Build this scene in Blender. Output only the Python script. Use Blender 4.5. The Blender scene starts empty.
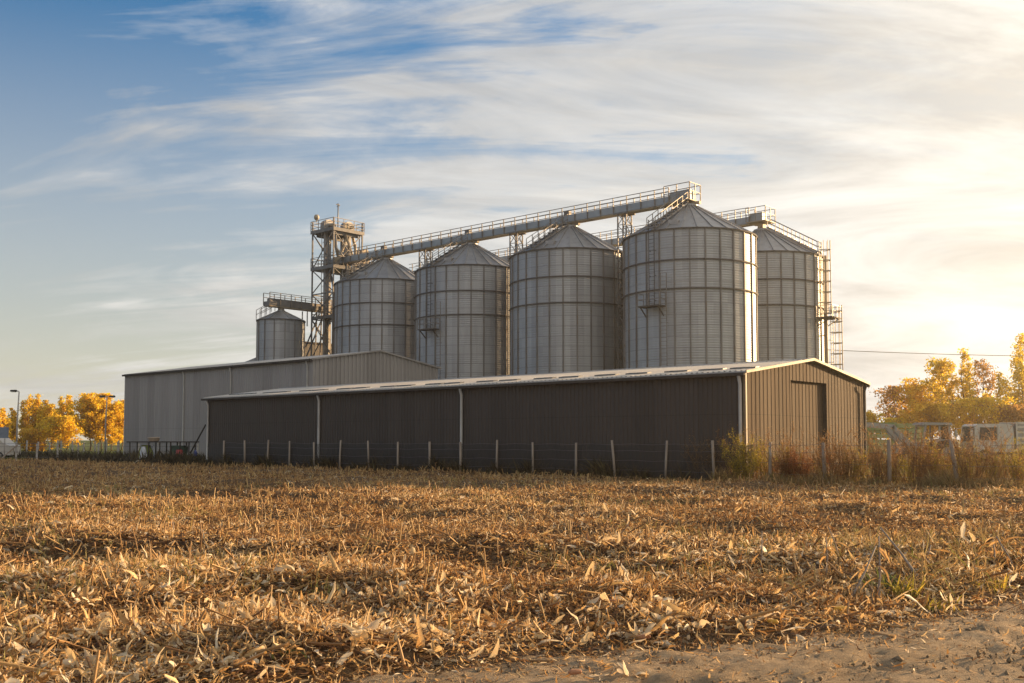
import bpy, math, random
import numpy as np
from mathutils import Vector, Matrix, noise as mnoise

R = math.radians
scene = bpy.context.scene
COL = scene.collection
rnd = random.Random(7)

# ------------------------------------------------------------------ camera model
F = 1024.0                       # focal length in pixels at 1024 wide
TILT = R(3.3)
SHIFT = 98.5 / 1024 - math.tan(TILT)
EYE = 1.6

def ray(px, py):
    x = (px - 512) / F
    y = (341.5 - py) / F + SHIFT
    return Vector((x, math.cos(TILT) - y * math.sin(TILT), y * math.cos(TILT) + math.sin(TILT)))

def at(px, py, Y):
    d = ray(px, py)
    return Vector((0, 0, EYE)) + d * (Y / d.y)

def onground(px, py, z=0.0):
    d = ray(px, py)
    return Vector((0, 0, EYE)) + d * ((z - EYE) / d.z)

PHI = math.atan2(0.7468, 0.6650)          # yard axes: local x = V (into the picture, right), local y = U (back, left)
V = Vector((math.cos(PHI), math.sin(PHI), 0))
U = Vector((-math.sin(PHI), math.cos(PHI), 0))
SUN_AZ = R(60)                            # from +Y towards +X
SUN_EL = R(9)

# ------------------------------------------------------------------ mesh helpers
class MB:
    def __init__(self):
        self.v = []; self.f = []; self.smooth = []
    def add(self, vs, fs, smooth=False):
        o = len(self.v)
        self.v += [tuple(p) for p in vs]
        self.f += [tuple(i + o for i in f) for f in fs]
        self.smooth += [smooth] * len(fs)
    def box(self, x0, x1, y0, y1, z0, z1):
        vs = [(x0,y0,z0),(x1,y0,z0),(x1,y1,z0),(x0,y1,z0),(x0,y0,z1),(x1,y0,z1),(x1,y1,z1),(x0,y1,z1)]
        self.add(vs, [(0,3,2,1),(4,5,6,7),(0,1,5,4),(1,2,6,5),(2,3,7,6),(3,0,4,7)])
        return self
    def beam(self, p0, p1, w, h=None):
        h = h or w
        p0 = Vector(p0); p1 = Vector(p1); d = (p1 - p0)
        if d.length < 1e-6: return self
        d.normalize()
        a = d.cross(Vector((0,0,1)))
        if a.length < 1e-3: a = Vector((1,0,0))
        a.normalize(); b = a.cross(d).normalized()
        a *= w/2; b *= h/2
        vs = [p0-a-b,p0+a-b,p0+a+b,p0-a+b,p1-a-b,p1+a-b,p1+a+b,p1-a+b]
        self.add(vs, [(0,1,2,3),(7,6,5,4),(0,4,5,1),(1,5,6,2),(2,6,7,3),(3,7,4,0)])
        return self
    def tube(self, pts, r, n=8, cap=True):
        pts = [Vector(p) for p in pts]
        rs = r if isinstance(r, (list, tuple)) else [r]*len(pts)
        rings = []; prev = None
        for i, p in enumerate(pts):
            d = (pts[min(i+1,len(pts)-1)] - pts[max(i-1,0)]).normalized()
            if prev is None:
                a = d.cross(Vector((0,0,1)))
                if a.length < 1e-2: a = Vector((1,0,0))
            else:
                a = prev - d * prev.dot(d)
            a.normalize(); prev = a
            b = d.cross(a)
            rings.append([p + (a*math.cos(2*math.pi*k/n) + b*math.sin(2*math.pi*k/n))*rs[i] for k in range(n)])
        vs = [q for rg in rings for q in rg]
        fs = []
        for i in range(len(pts)-1):
            for k in range(n):
                k2 = (k+1) % n
                fs.append((i*n+k, i*n+k2, (i+1)*n+k2, (i+1)*n+k))
        if cap:
            fs.append(tuple(range(n))[::-1]); fs.append(tuple((len(pts)-1)*n+k for k in range(n)))
        self.add(vs, fs, True)
        return self
    def lathe(self, prof, n=32, smooth=True, c=(0,0,0)):
        vs = []; fs = []
        for (r, z) in prof:
            for k in range(n):
                a = 2*math.pi*k/n
                vs.append((c[0]+r*math.cos(a), c[1]+r*math.sin(a), c[2]+z))
        for i in range(len(prof)-1):
            for k in range(n):
                k2 = (k+1) % n
                fs.append((i*n+k, i*n+k2, (i+1)*n+k2, (i+1)*n+k))
        self.add(vs, fs, smooth)
        return self
    def prism(self, poly, axis, a0, a1):
        """poly of 2-D points extruded along axis ('x','y','z')"""
        def P(p, t):
            return {'x': (t,p[0],p[1]), 'y': (p[0],t,p[1]), 'z': (p[0],p[1],t)}[axis]
        n = len(poly)
        vs = [P(p,a0) for p in poly] + [P(p,a1) for p in poly]
        fs = [tuple(range(n))[::-1], tuple(range(n,2*n))] + [(i,(i+1)%n,n+(i+1)%n,n+i) for i in range(n)]
        self.add(vs, fs)
        return self
    def build(self, name, mat, parent=None, fix=True):
        me = bpy.data.meshes.new(name)
        me.from_pydata(self.v, [], self.f)
        me.polygons.foreach_set('use_smooth', self.smooth)
        if fix:
            import bmesh
            bm = bmesh.new(); bm.from_mesh(me)
            bmesh.ops.recalc_face_normals(bm, faces=bm.faces)
            bm.to_mesh(me); bm.free()
        me.materials.append(mat)
        o = bpy.data.objects.new(name, me); COL.objects.link(o)
        if parent: o.parent = parent
        return o

def np_mesh(name, verts, quads, mat, tint=None, smooth=False, parent=None):
    verts = np.asarray(verts, np.float32).reshape(-1,3); quads = np.asarray(quads, np.int32)
    k = quads.shape[1]
    me = bpy.data.meshes.new(name)
    me.vertices.add(len(verts)); me.vertices.foreach_set('co', verts.ravel())
    me.loops.add(quads.size); me.loops.foreach_set('vertex_index', quads.ravel())
    me.polygons.add(len(quads))
    me.polygons.foreach_set('loop_start', np.arange(0, quads.size, k, dtype=np.int32))
    me.polygons.foreach_set('loop_total', np.full(len(quads), k, np.int32))
    me.polygons.foreach_set('use_smooth', np.full(len(quads), smooth, bool))
    if tint is not None:
        at_ = me.attributes.new('tint', 'FLOAT', 'POINT'); at_.data.foreach_set('value', np.asarray(tint, np.float32).ravel())
    me.update(); me.validate()
    me.materials.append(mat)
    o = bpy.data.objects.new(name, me); COL.objects.link(o)
    if parent: o.parent = parent
    return o

def tag(o, label=None, cat=None, group=None, kind=None):
    if label: o['label'] = label
    if cat: o['category'] = cat
    if group: o['group'] = group
    if kind: o['kind'] = kind
    return o

def thing(name, label, cat, loc, rz=0.0, group=None):
    o = bpy.data.objects.new(name, None); COL.objects.link(o)
    o.empty_display_size = 0.3
    o.location = loc; o.rotation_euler = (0,0,rz)
    return tag(o, label, cat, group)

def copy_tree(o, parent=None):
    c = o.copy(); COL.objects.link(c); c.parent = parent
    for ch in list(o.children): copy_tree(ch, c)
    return c

# ------------------------------------------------------------------ materials
def newmat(name):
    m = bpy.data.materials.new(name); m.use_nodes = True
    nt = m.node_tree; nt.nodes.clear()
    out = nt.nodes.new('ShaderNodeOutputMaterial')
    return m, nt, out

def N(nt, t, **kw):
    n = nt.nodes.new('ShaderNode'+t)
    for k, v in kw.items():
        if k.startswith('i_'):
            n.inputs[k[2:].replace('_',' ')].default_value = v
        else: setattr(n, k, v)
    return n

def math_(nt, op, a, b=None, c=None, clamp=False):
    n = nt.nodes.new('ShaderNodeMath'); n.operation = op; n.use_clamp = clamp
    for i, x in enumerate((a,b,c)):
        if x is None: continue
        if isinstance(x, (int,float)): n.inputs[i].default_value = x
        else: nt.links.new(x, n.inputs[i])
    return n.outputs[0]

def ramp(nt, fac, stops, interp='LINEAR'):
    r = nt.nodes.new('ShaderNodeValToRGB'); r.color_ramp.interpolation = interp
    e = r.color_ramp.elements
    while len(e) < len(stops): e.new(0.5)
    for i, (p, c) in enumerate(stops):
        e[i].position = p; e[i].color = (*c, 1) if len(c) == 3 else c
    nt.links.new(fac, r.inputs[0])
    return r.outputs[0]

def mixc(nt, fac, a, b, blend='MIX'):
    n = nt.nodes.new('ShaderNodeMix'); n.data_type = 'RGBA'; n.blend_type = blend
    for idx, x in ((0,fac),(6,a),(7,b)):
        if isinstance(x, (int,float)): n.inputs[idx].default_value = x
        elif isinstance(x, tuple): n.inputs[idx].default_value = (*x,1) if len(x)==3 else x
        else: nt.links.new(x, n.inputs[idx])
    return n.outputs[2]

def objcoord(nt, scale=(1,1,1)):
    tc = N(nt,'TexCoord'); mp = N(nt,'Mapping'); mp.inputs['Scale'].default_value = scale
    nt.links.new(tc.outputs['Object'], mp.inputs['Vector'])
    return mp.outputs[0]

def noise(nt, vec, scale, detail=4, rough=0.55):
    n = N(nt,'TexNoise'); n.inputs['Scale'].default_value = scale; n.inputs['Detail'].default_value = detail
    n.inputs['Roughness'].default_value = rough
    nt.links.new(vec, n.inputs['Vector'])
    return n.outputs['Fac']

def surf(name, c1, c2, scale=2.0, stretch=(1,1,1), rough=0.6, metal=0.0, rust=None, rust_amt=0.0, bump=0.0, bscale=20, rvar=0.1, spec=0.5):
    m, nt, out = newmat(name)
    b = N(nt,'BsdfPrincipled')
    v = objcoord(nt, stretch)
    f = noise(nt, v, scale)
    col = ramp(nt, f, [(0.3,c1),(0.7,c2)])
    if rust:
        v2 = objcoord(nt)
        f2 = noise(nt, v2, 1.7, 6, 0.7)
        a = ramp(nt, f2, [(0.62-rust_amt,(0,0,0)),(0.75-rust_amt,(1,1,1))])
        col = mixc(nt, a, col, rust)
    nt.links.new(col, b.inputs['Base Color'])
    r = math_(nt,'MULTIPLY_ADD', f, rvar*2, rough-rvar)
    nt.links.new(r, b.inputs['Roughness'])
    b.inputs['Metallic'].default_value = metal
    b.inputs['Specular IOR Level'].default_value = spec
    if bump:
        bp = N(nt,'Bump'); bp.inputs['Strength'].default_value = bump; bp.inputs['Distance'].default_value = 0.02
        nt.links.new(noise(nt, objcoord(nt), bscale, 6), bp.inputs['Height'])
        nt.links.new(bp.outputs[0], b.inputs['Normal'])
    nt.links.new(b.outputs[0], out.inputs[0])
    return m

def cladding(name, c1, c2, stain, rough=0.55, spec=0.5, sheet=1.05):
    m, nt, out = newmat(name)
    b = N(nt,'BsdfPrincipled'); b.inputs['Specular IOR Level'].default_value = spec
    tc = N(nt,'TexCoord'); sx = N(nt,'SeparateXYZ'); nt.links.new(tc.outputs['Object'], sx.inputs[0])
    run = math_(nt,'ADD', sx.outputs[0], sx.outputs[1])
    si = math_(nt,'FLOOR', math_(nt,'MULTIPLY', run, 1/sheet))
    w = N(nt,'TexWhiteNoise'); w.noise_dimensions = '1D'; nt.links.new(si, w.inputs['W'])
    st = noise(nt, objcoord(nt,(2.2,2.2,0.09)), 1.6, 6, 0.65)
    f = math_(nt,'MULTIPLY_ADD', w.outputs['Value'], 0.35, math_(nt,'MULTIPLY', st, 0.65))
    col = ramp(nt, f, [(0.25,c1),(0.75,c2)])
    # rain-washed streaks and mud splashed up from the ground with a ragged edge
    a = ramp(nt, noise(nt, objcoord(nt,(3.5,3.5,0.2)), 1.2, 6, 0.7), [(0.56,(0,0,0)),(0.78,(0.7,0.7,0.7))])
    col = mixc(nt, a, col, stain)
    edge = math_(nt,'SUBTRACT', math_(nt,'MULTIPLY', noise(nt, objcoord(nt,(1.5,1.5,0.6)), 1.3, 7, 0.7), 1.5), sx.outputs[2])
    sp = ramp(nt, edge, [(0.0,(0,0,0)),(0.35,(0.6,0.6,0.6))])
    col = mixc(nt, sp, col, (stain[0]*1.15, stain[1]*1.05, stain[2]*0.9))
    # horizontal lap between sheets
    lap = math_(nt,'LESS_THAN', math_(nt,'ABSOLUTE', math_(nt,'SUBTRACT', sx.outputs[2], 2.62)), 0.012)
    col = mixc(nt, math_(nt,'MULTIPLY', lap, 0.5), col, (stain[0]*.5, stain[1]*.5, stain[2]*.5))
    nt.links.new(col, b.inputs['Base Color'])
    nt.links.new(math_(nt,'MULTIPLY_ADD', st, 0.3, rough-0.12), b.inputs['Roughness'])
    bp = N(nt,'Bump'); bp.inputs['Strength'].default_value = 0.25; bp.inputs['Distance'].default_value = 0.02
    nt.links.new(noise(nt, objcoord(nt,(1,1,0.4)), 2.5, 4), bp.inputs['Height']); nt.links.new(bp.outputs[0], b.inputs['Normal'])
    nt.links.new(b.outputs[0], out.inputs[0])
    return m

def leafmat(name, stops, transl=0.45, rough=0.6, gloss=0.25):
    m, nt, out = newmat(name)
    a = N(nt,'Attribute'); a.attribute_name = 'tint'
    col = ramp(nt, a.outputs['Fac'], stops)
    b = N(nt,'BsdfPrincipled'); b.inputs['Roughness'].default_value = rough; b.inputs['Specular IOR Level'].default_value = gloss
    nt.links.new(col, b.inputs['Base Color'])
    t = N(nt,'BsdfTranslucent'); nt.links.new(col, t.inputs['Color'])
    mx = N(nt,'MixShader'); mx.inputs[0].default_value = transl
    nt.links.new(b.outputs[0], mx.inputs[1]); nt.links.new(t.outputs[0], mx.inputs[2])
    nt.links.new(mx.outputs[0], out.inputs[0])
    return m

def silo_mat(name, n_pan, c1, c2, phase=0.0):
    m, nt, out = newmat(name)
    b = N(nt,'BsdfPrincipled')
    tc = N(nt,'TexCoord'); sx = N(nt,'SeparateXYZ'); nt.links.new(tc.outputs['Object'], sx.inputs[0])
    ang = math_(nt,'ARCTAN2', sx.outputs[1], sx.outputs[0])
    ai = math_(nt,'FLOOR', math_(nt,'MULTIPLY_ADD', ang, n_pan/(2*math.pi), 100.0))
    zi = math_(nt,'FLOOR', math_(nt,'MULTIPLY', sx.outputs[2], 1/0.88))
    cb = N(nt,'CombineXYZ'); nt.links.new(ai, cb.inputs[0]); nt.links.new(zi, cb.inputs[1])
    oi = N(nt,'ObjectInfo'); nt.links.new(oi.outputs['Random'], cb.inputs[2])
    wn = N(nt,'TexWhiteNoise'); nt.links.new(cb.outputs[0], wn.inputs['Vector'])
    cb2 = N(nt,'CombineXYZ'); nt.links.new(ai, cb2.inputs[0]); nt.links.new(oi.outputs['Random'], cb2.inputs[2])
    wn2 = N(nt,'TexWhiteNoise'); nt.links.new(cb2.outputs[0], wn2.inputs['Vector'])
    st = noise(nt, objcoord(nt,(1.6,1.6,0.12)), 1.5, 5, 0.6)
    f = math_(nt,'MULTIPLY_ADD', wn.outputs['Value'], 0.16, math_(nt,'MULTIPLY', st, 0.62))
    f = math_(nt,'MULTIPLY_ADD', wn2.outputs['Value'], 0.28, f)
    col = ramp(nt, f, [(0.2,c1),(0.85,c2)])
    # horizontal seams between sheets and darker corrugation grooves of dirt
    fr = math_(nt,'FRACT', math_(nt,'MULTIPLY', sx.outputs[2], 1/0.88))
    seam = math_(nt,'LESS_THAN', fr, 0.06)
    col = mixc(nt, math_(nt,'MULTIPLY', seam, 0.45), col, (0.14,0.13,0.125))
    rs = noise(nt, objcoord(nt,(3.0,3.0,0.15)), 1.3, 6, 0.7)
    ra = ramp(nt, rs, [(0.60,(0,0,0)),(0.78,(0.55,0.55,0.55))])
    col = mixc(nt, ra, col, (0.17,0.14,0.115))
    nt.links.new(col, b.inputs['Base Color'])
    b.inputs['Metallic'].default_value = 0.55
    nt.links.new(math_(nt,'MULTIPLY_ADD', st, 0.25, 0.44), b.inputs['Roughness'])
    nt.links.new(b.outputs[0], out.inputs[0])
    return m

M = {}
M['silo']   = silo_mat('galvanised_sheet', 28, (0.28,0.282,0.288), (0.47,0.468,0.465))
M['silo_s'] = silo_mat('galvanised_sheet_small', 14, (0.26,0.262,0.268), (0.42,0.42,0.42))
M['silo_roof'] = surf('galvanised_roof', (0.25,0.245,0.24), (0.36,0.355,0.35), 1.2, (1,1,1), 0.45, 0.5, rust=(0.20,0.16,0.13), rust_amt=0.04)
M['stiff']  = surf('weathered_stiffener', (0.13,0.12,0.112), (0.26,0.245,0.23), 1.0, (1,1,0.3), 0.55, 0.4, rust=(0.18,0.13,0.09), rust_amt=0.08)
M['ring']   = surf('dark_wind_ring', (0.075,0.068,0.063), (0.125,0.112,0.102), 2.0, rough=0.75, spec=0.15)
M['galv']   = surf('galvanised_steel', (0.22,0.21,0.205), (0.36,0.345,0.33), 1.5, rough=0.45, metal=0.5, rust=(0.28,0.19,0.12), rust_amt=0.06)
M['casing'] = surf('conveyor_casing', (0.23,0.25,0.265), (0.34,0.36,0.37), 0.8, rough=0.5, metal=0.4, rust=(0.26,0.22,0.18), rust_amt=0.02)
M['steel']  = surf('rusty_structural_steel', (0.115,0.106,0.10), (0.21,0.197,0.187), 1.2, rough=0.55, metal=0.3, rust=(0.24,0.16,0.10), rust_amt=0.03)
M['rail']   = surf('handrail_steel', (0.17,0.145,0.12), (0.27,0.235,0.20), 3.0, rough=0.5, metal=0.3)
M['ochre']  = surf('dusty_ochre_steel', (0.29,0.235,0.16), (0.41,0.34,0.245), 1.2, rough=0.6, metal=0.15, rust=(0.25,0.15,0.08), rust_amt=0.05)
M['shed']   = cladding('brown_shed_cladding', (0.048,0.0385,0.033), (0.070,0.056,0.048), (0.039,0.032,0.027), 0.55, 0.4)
M['gable']  = cladding('sunlit_brown_cladding', (0.076,0.052,0.034), (0.122,0.086,0.057), (0.060,0.042,0.028), 0.75, 0.08, 0.66)  # shed wall cladding again, lightened: its sunlit tone is put into the colour
M['tanboard'] = surf('tan_barge_board', (0.17,0.125,0.075), (0.25,0.19,0.12), 2.0, rough=0.6)
M['roof']   = surf('pale_roof_sheet', (0.36,0.34,0.32), (0.46,0.44,0.41), 0.7, (1,0.3,1), 0.45, 0.1, rust=(0.34,0.31,0.27), rust_amt=0.04)
M['trim']   = surf('pale_trim', (0.42,0.40,0.37), (0.55,0.52,0.48), 2.0, rough=0.5)
M['darktrim'] = surf('dark_gutter', (0.05,0.043,0.04), (0.08,0.07,0.062), 2.0, rough=0.8, spec=0.08)
M['whouse'] = cladding('grey_beige_cladding', (0.262,0.242,0.232), (0.345,0.320,0.308), (0.215,0.198,0.188), 0.55, 0.3, 1.3)
M['pipe']   = surf('pale_downpipe', (0.42,0.40,0.37), (0.54,0.52,0.48), 2.0, rough=0.45)
M['rlight'] = surf('dark_rooflight', (0.05,0.055,0.06), (0.09,0.095,0.10), 2.0, rough=0.25, spec=0.6)
M['concrete'] = surf('concrete', (0.22,0.21,0.19), (0.34,0.33,0.30), 2.0, rough=0.85, bump=0.4)
M['wood']   = surf('weathered_post_wood', (0.22,0.17,0.13), (0.40,0.33,0.26), 6.0, (1,1,0.15), 0.85, bump=0.5, bscale=30)
M['cpost']  = surf('grey_concrete_post', (0.34,0.31,0.28), (0.46,0.42,0.38), 4.0, rough=0.85)
M['bark']   = surf('tree_bark', (0.10,0.075,0.05), (0.20,0.15,0.10), 6.0, (1,1,0.3), 0.9)
M['wire']   = surf('fence_wire', (0.14,0.13,0.12), (0.20,0.18,0.17), 3.0, rough=0.5, metal=0.4)
M['white']  = surf('dusty_white_paint', (0.44,0.40,0.34), (0.58,0.54,0.48), 1.5, rough=0.4, rust=(0.42,0.35,0.27), rust_amt=0.0)
M['greypaint'] = surf('faded_grey_paint', (0.26,0.25,0.23), (0.36,0.34,0.31), 1.5, rough=0.45, rust=(0.30,0.22,0.14), rust_amt=0.05)
M['greenpaint'] = surf('faded_green_paint', (0.14,0.20,0.06), (0.24,0.31,0.11), 1.5, rough=0.5, rust=(0.25,0.22,0.10), rust_amt=0.06)
M['palegreen'] = surf('pale_green_board', (0.28,0.29,0.11), (0.40,0.39,0.18), 1.5, rough=0.6)  # boards paler and yellower than the trailer frame
M['darkgreen'] = surf('dark_green_plastic', (0.03,0.07,0.05), (0.05,0.10,0.07), 2.0, rough=0.5)
M['red']    = surf('red_plastic', (0.30,0.03,0.03), (0.42,0.05,0.05), 2.0, rough=0.45)
M['tan']    = surf('tan_plastic', (0.42,0.32,0.23), (0.55,0.43,0.32), 2.0, rough=0.5)
M['sheet']  = surf('pale_plastic_sheet', (0.45,0.47,0.50), (0.65,0.66,0.68), 2.0, rough=0.4)
M['lime']   = surf('yellow_green_tarp', (0.26,0.30,0.06), (0.40,0.44,0.12), 2.0, rough=0.6)
M['blue']   = surf('blue_plastic', (0.03,0.05,0.20), (0.05,0.08,0.30), 2.0, rough=0.4)
M['signback'] = surf('blue_grey_sign', (0.12,0.15,0.20), (0.18,0.21,0.26), 2.0, rough=0.5)
M['tyre']   = surf('tyre_rubber', (0.02,0.02,0.02), (0.05,0.045,0.04), 4.0, rough=0.8)
M['glass']  = surf('dusty_cab_glass', (0.035,0.03,0.025), (0.06,0.052,0.042), 2.0, rough=0.2, spec=0.4)
M['lampglass'] = surf('lamp_lens', (0.5,0.48,0.42), (0.6,0.58,0.5), 2.0, rough=0.3)

def mesh_net_mat():
    m, nt, out = newmat('dark_wire_netting')
    tc = N(nt,'TexCoord'); sx = N(nt,'SeparateXYZ'); nt.links.new(tc.outputs['Object'], sx.inputs[0])
    a = math_(nt,'ADD', sx.outputs[1], sx.outputs[2]); b_ = math_(nt,'SUBTRACT', sx.outputs[1], sx.outputs[2])
    fa = math_(nt,'FRACT', math_(nt,'MULTIPLY', a, 18.0)); fb = math_(nt,'FRACT', math_(nt,'MULTIPLY', b_, 18.0))
    w = math_(nt,'MAXIMUM', math_(nt,'LESS_THAN', fa, 0.33), math_(nt,'LESS_THAN', fb, 0.33))
    bs = N(nt,'BsdfPrincipled'); bs.inputs['Base Color'].default_value = (0.028,0.024,0.022,1); bs.inputs['Roughness'].default_value = 0.6
    tr = N(nt,'BsdfTransparent'); mx = N(nt,'MixShader')
    nt.links.new(w, mx.inputs[0]); nt.links.new(tr.outputs[0], mx.inputs[1]); nt.links.new(bs.outputs[0], mx.inputs[2])
    nt.links.new(mx.outputs[0], out.inputs[0])
    return m
M['net'] = mesh_net_mat()

M['residue'] = leafmat('dry_corn_leaf', [(0.0,(0.09,0.045,0.02)),(0.25,(0.25,0.122,0.042)),(0.55,(0.56,0.33,0.125)),(0.82,(0.74,0.53,0.26)),(1.0,(0.82,0.70,0.50))], 0.38, 0.55, 0.35)
M['stubble'] = leafmat('corn_stubble', [(0.0,(0.14,0.07,0.03)),(0.4,(0.38,0.22,0.09)),(0.8,(0.62,0.42,0.18)),(1.0,(0.28,0.26,0.07))], 0.25, 0.6, 0.3)
M['drygrass'] = leafmat('dry_grass', [(0.0,(0.10,0.065,0.03)),(0.5,(0.28,0.19,0.08)),(0.8,(0.42,0.30,0.13)),(1.0,(0.17,0.19,0.045))], 0.4)
M['undergrowth'] = leafmat('dark_undergrowth', [(0.0,(0.035,0.027,0.016)),(0.6,(0.10,0.073,0.036)),(1.0,(0.15,0.12,0.05))], 0.25)
M['weed_tan'] = leafmat('tan_weed', [(0.0,(0.12,0.062,0.028)),(0.5,(0.28,0.16,0.068)),(1.0,(0.44,0.29,0.13))], 0.45)
M['weed_yellow'] = leafmat('yellow_green_weed', [(0.0,(0.13,0.12,0.025)),(0.5,(0.36,0.29,0.045)),(1.0,(0.60,0.43,0.07))], 0.5)
M['weed_red'] = leafmat('rust_red_weed', [(0.0,(0.13,0.045,0.02)),(0.6,(0.28,0.11,0.045)),(1.0,(0.38,0.22,0.08))], 0.45)
M['green'] = leafmat('green_weed', [(0.0,(0.05,0.08,0.015)),(1.0,(0.20,0.22,0.045))], 0.4)
M['gold']  = leafmat('golden_leaves', [(0.0,(0.50,0.31,0.02)),(0.4,(0.80,0.54,0.03)),(0.8,(0.90,0.68,0.06)),(1.0,(0.84,0.74,0.12))], 0.62)
M['amber'] = leafmat('amber_leaves', [(0.0,(0.42,0.24,0.02)),(0.5,(0.72,0.44,0.035)),(1.0,(0.86,0.62,0.07))], 0.62)
M['olive'] = leafmat('olive_gold_leaves', [(0.0,(0.38,0.29,0.025)),(0.5,(0.74,0.55,0.045)),(1.0,(0.90,0.70,0.09))], 0.64)
M['brownleaf'] = leafmat('brown_leaves', [(0.0,(0.26,0.14,0.04)),(0.6,(0.50,0.28,0.07)),(1.0,(0.64,0.40,0.12))], 0.6)

# ground materials
def ground_mat():
    m, nt, out = newmat('field_soil')
    b = N(nt,'BsdfPrincipled'); b.inputs['Roughness'].default_value = 0.95; b.inputs['Specular IOR Level'].default_value = 0.15
    v = objcoord(nt)
    f1 = noise(nt, v, 0.35, 5, 0.6); f2 = noise(nt, v, 9.0, 8, 0.7); f3 = noise(nt, objcoord(nt,(1,1,1)), 60.0, 4, 0.7)
    c = ramp(nt, f2, [(0.3,(0.045,0.028,0.017)),(0.55,(0.12,0.075,0.04)),(0.75,(0.24,0.155,0.08))])
    c2 = ramp(nt, f3, [(0.35,(0.05,0.03,0.018)),(0.65,(0.26,0.165,0.08))])
    c = mixc(nt, 0.45, c, c2)
    # turf beyond the left fence
    g = ramp(nt, f2, [(0.3,(0.05,0.07,0.015)),(0.7,(0.13,0.15,0.03))])
    sx = N(nt,'SeparateXYZ'); nt.links.new(objcoord(nt), sx.inputs[0])
    far = math_(nt,'SUBTRACT', math_(nt,'MULTIPLY', sx.outputs[0], 0.665), math_(nt,'MULTIPLY', sx.outputs[1], -0.7468))
    mk = ramp(nt, math_(nt,'MULTIPLY_ADD', far, 0.02, -0.74), [(0.0,(0,0,0)),(0.06,(1,1,1))])
    c = mixc(nt, mk, c, g)
    nt.links.new(c, b.inputs['Base Color'])
    bp = N(nt,'Bump'); bp.inputs['Strength'].default_value = 0.9; bp.inputs['Distance'].default_value = 0.03
    nt.links.new(noise(nt, v, 26.0, 8, 0.75), bp.inputs['Height']); nt.links.new(bp.outputs[0], b.inputs['Normal'])
    nt.links.new(b.outputs[0], out.inputs[0])
    return m
M['soil'] = ground_mat()

def track_mat():
    m, nt, out = newmat('sandy_track')
    b = N(nt,'BsdfPrincipled'); b.inputs['Roughness'].default_value = 0.95; b.inputs['Specular IOR Level'].default_value = 0.15
    v = objcoord(nt); vs = objcoord(nt,(0.35,1.6,1))
    f1 = noise(nt, v, 1.1, 6, 0.65); f2 = noise(nt, v, 14.0, 8, 0.7); f3 = noise(nt, v, 90.0, 3, 0.7)
    c = ramp(nt, f1, [(0.3,(0.34,0.245,0.145)),(0.7,(0.56,0.42,0.27))])
    c = mixc(nt, ramp(nt, f2, [(0.4,(0,0,0)),(0.75,(0.75,0.75,0.75))]), c, (0.22,0.14,0.075))
    c = mixc(nt, ramp(nt, f3, [(0.55,(0,0,0)),(0.7,(0.5,0.5,0.5))]), c, (0.48,0.37,0.25))
    nt.links.new(c, b.inputs['Base Color'])
    bp = N(nt,'Bump'); bp.inputs['Strength'].default_value = 1.0; bp.inputs['Distance'].default_value = 0.05
    h = math_(nt,'MULTIPLY_ADD', f3, 0.6, math_(nt,'ADD', noise(nt, vs, 5.0, 6, 0.7), f2))
    nt.links.new(h, bp.inputs['Height']); nt.links.new(bp.outputs[0], b.inputs['Normal'])
    nt.links.new(b.outputs[0], out.inputs[0])
    return m
M['track'] = track_mat()

# ------------------------------------------------------------------ terrain
SHED_C = onground(746, 481)                       # near corner of the dark shed
SHED_W, SHED_L, SHED_E, SHED_P = 11.5, 38.5, 4.27, 5.05
FENCE_O = SHED_C - V*1.15                         # field edge runs along U through here

def yard(x, y):
    """distance beyond the field edge, distance along it (numpy)"""
    dx = x - FENCE_O.x; dy = y - FENCE_O.y
    return dx*V.x + dy*V.y, dx*U.x + dy*U.y

EDGE = [onground(px, py) for px, py in ((200,705),(300,684),(390,667),(500,655),(600,649),(680,641),(770,637),(850,627),(900,618),(960,607),(1024,596),(1100,587))]
EX = np.array([p.x for p in EDGE]); EY = np.array([p.y for p in EDGE])
def edge_y(x):
    return np.interp(x, EX, EY) + np.where(x > EX[-1], (x-EX[-1])*(EY[-1]-EY[-2])/(EX[-1]-EX[-2]), 0) + np.where(x < EX[0], (x-EX[0])*0.3, 0)

_rs = np.random.RandomState(3)
_waves = []
for i in range(26):
    lam = 10 ** _rs.uniform(math.log10(0.8), math.log10(9))
    th = _rs.normal(math.pi/2 + 0.1, 0.8)
    _waves.append((2*math.pi/lam*math.cos(th), 2*math.pi/lam*math.sin(th), _rs.uniform(0,6.28), 0.0082*lam**0.7))
def height(x, y):
    x = np.asarray(x, float); y = np.asarray(y, float)
    h = np.zeros_like(x)
    for kx, ky, p, a in _waves: h = h + a*np.sin(kx*x + ky*y + p)
    d, t = yard(x, y)
    fld = np.clip(-(d+0.3)/1.5, 0, 1)             # only the field is uneven
    near = np.clip(1 - (np.hypot(x, y)-60)/60, 0, 1)
    h = h*fld*near
    m = np.clip((edge_y(x) - y + 0.9)/1.0, 0, 1); m = m*m*(3-2*m)
    h = h*(1-m) - 0.05*m - 0.09*np.clip((edge_y(x) - y - 0.15)/0.5, 0, 1)
    # the yard on the right of the shed lies a little lower
    s = np.clip((d-3)/12, 0, 1)*np.clip((-t-0.5)/3.0, 0, 1)
    return h - 0.55*s*s*(3-2*s)

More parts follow.
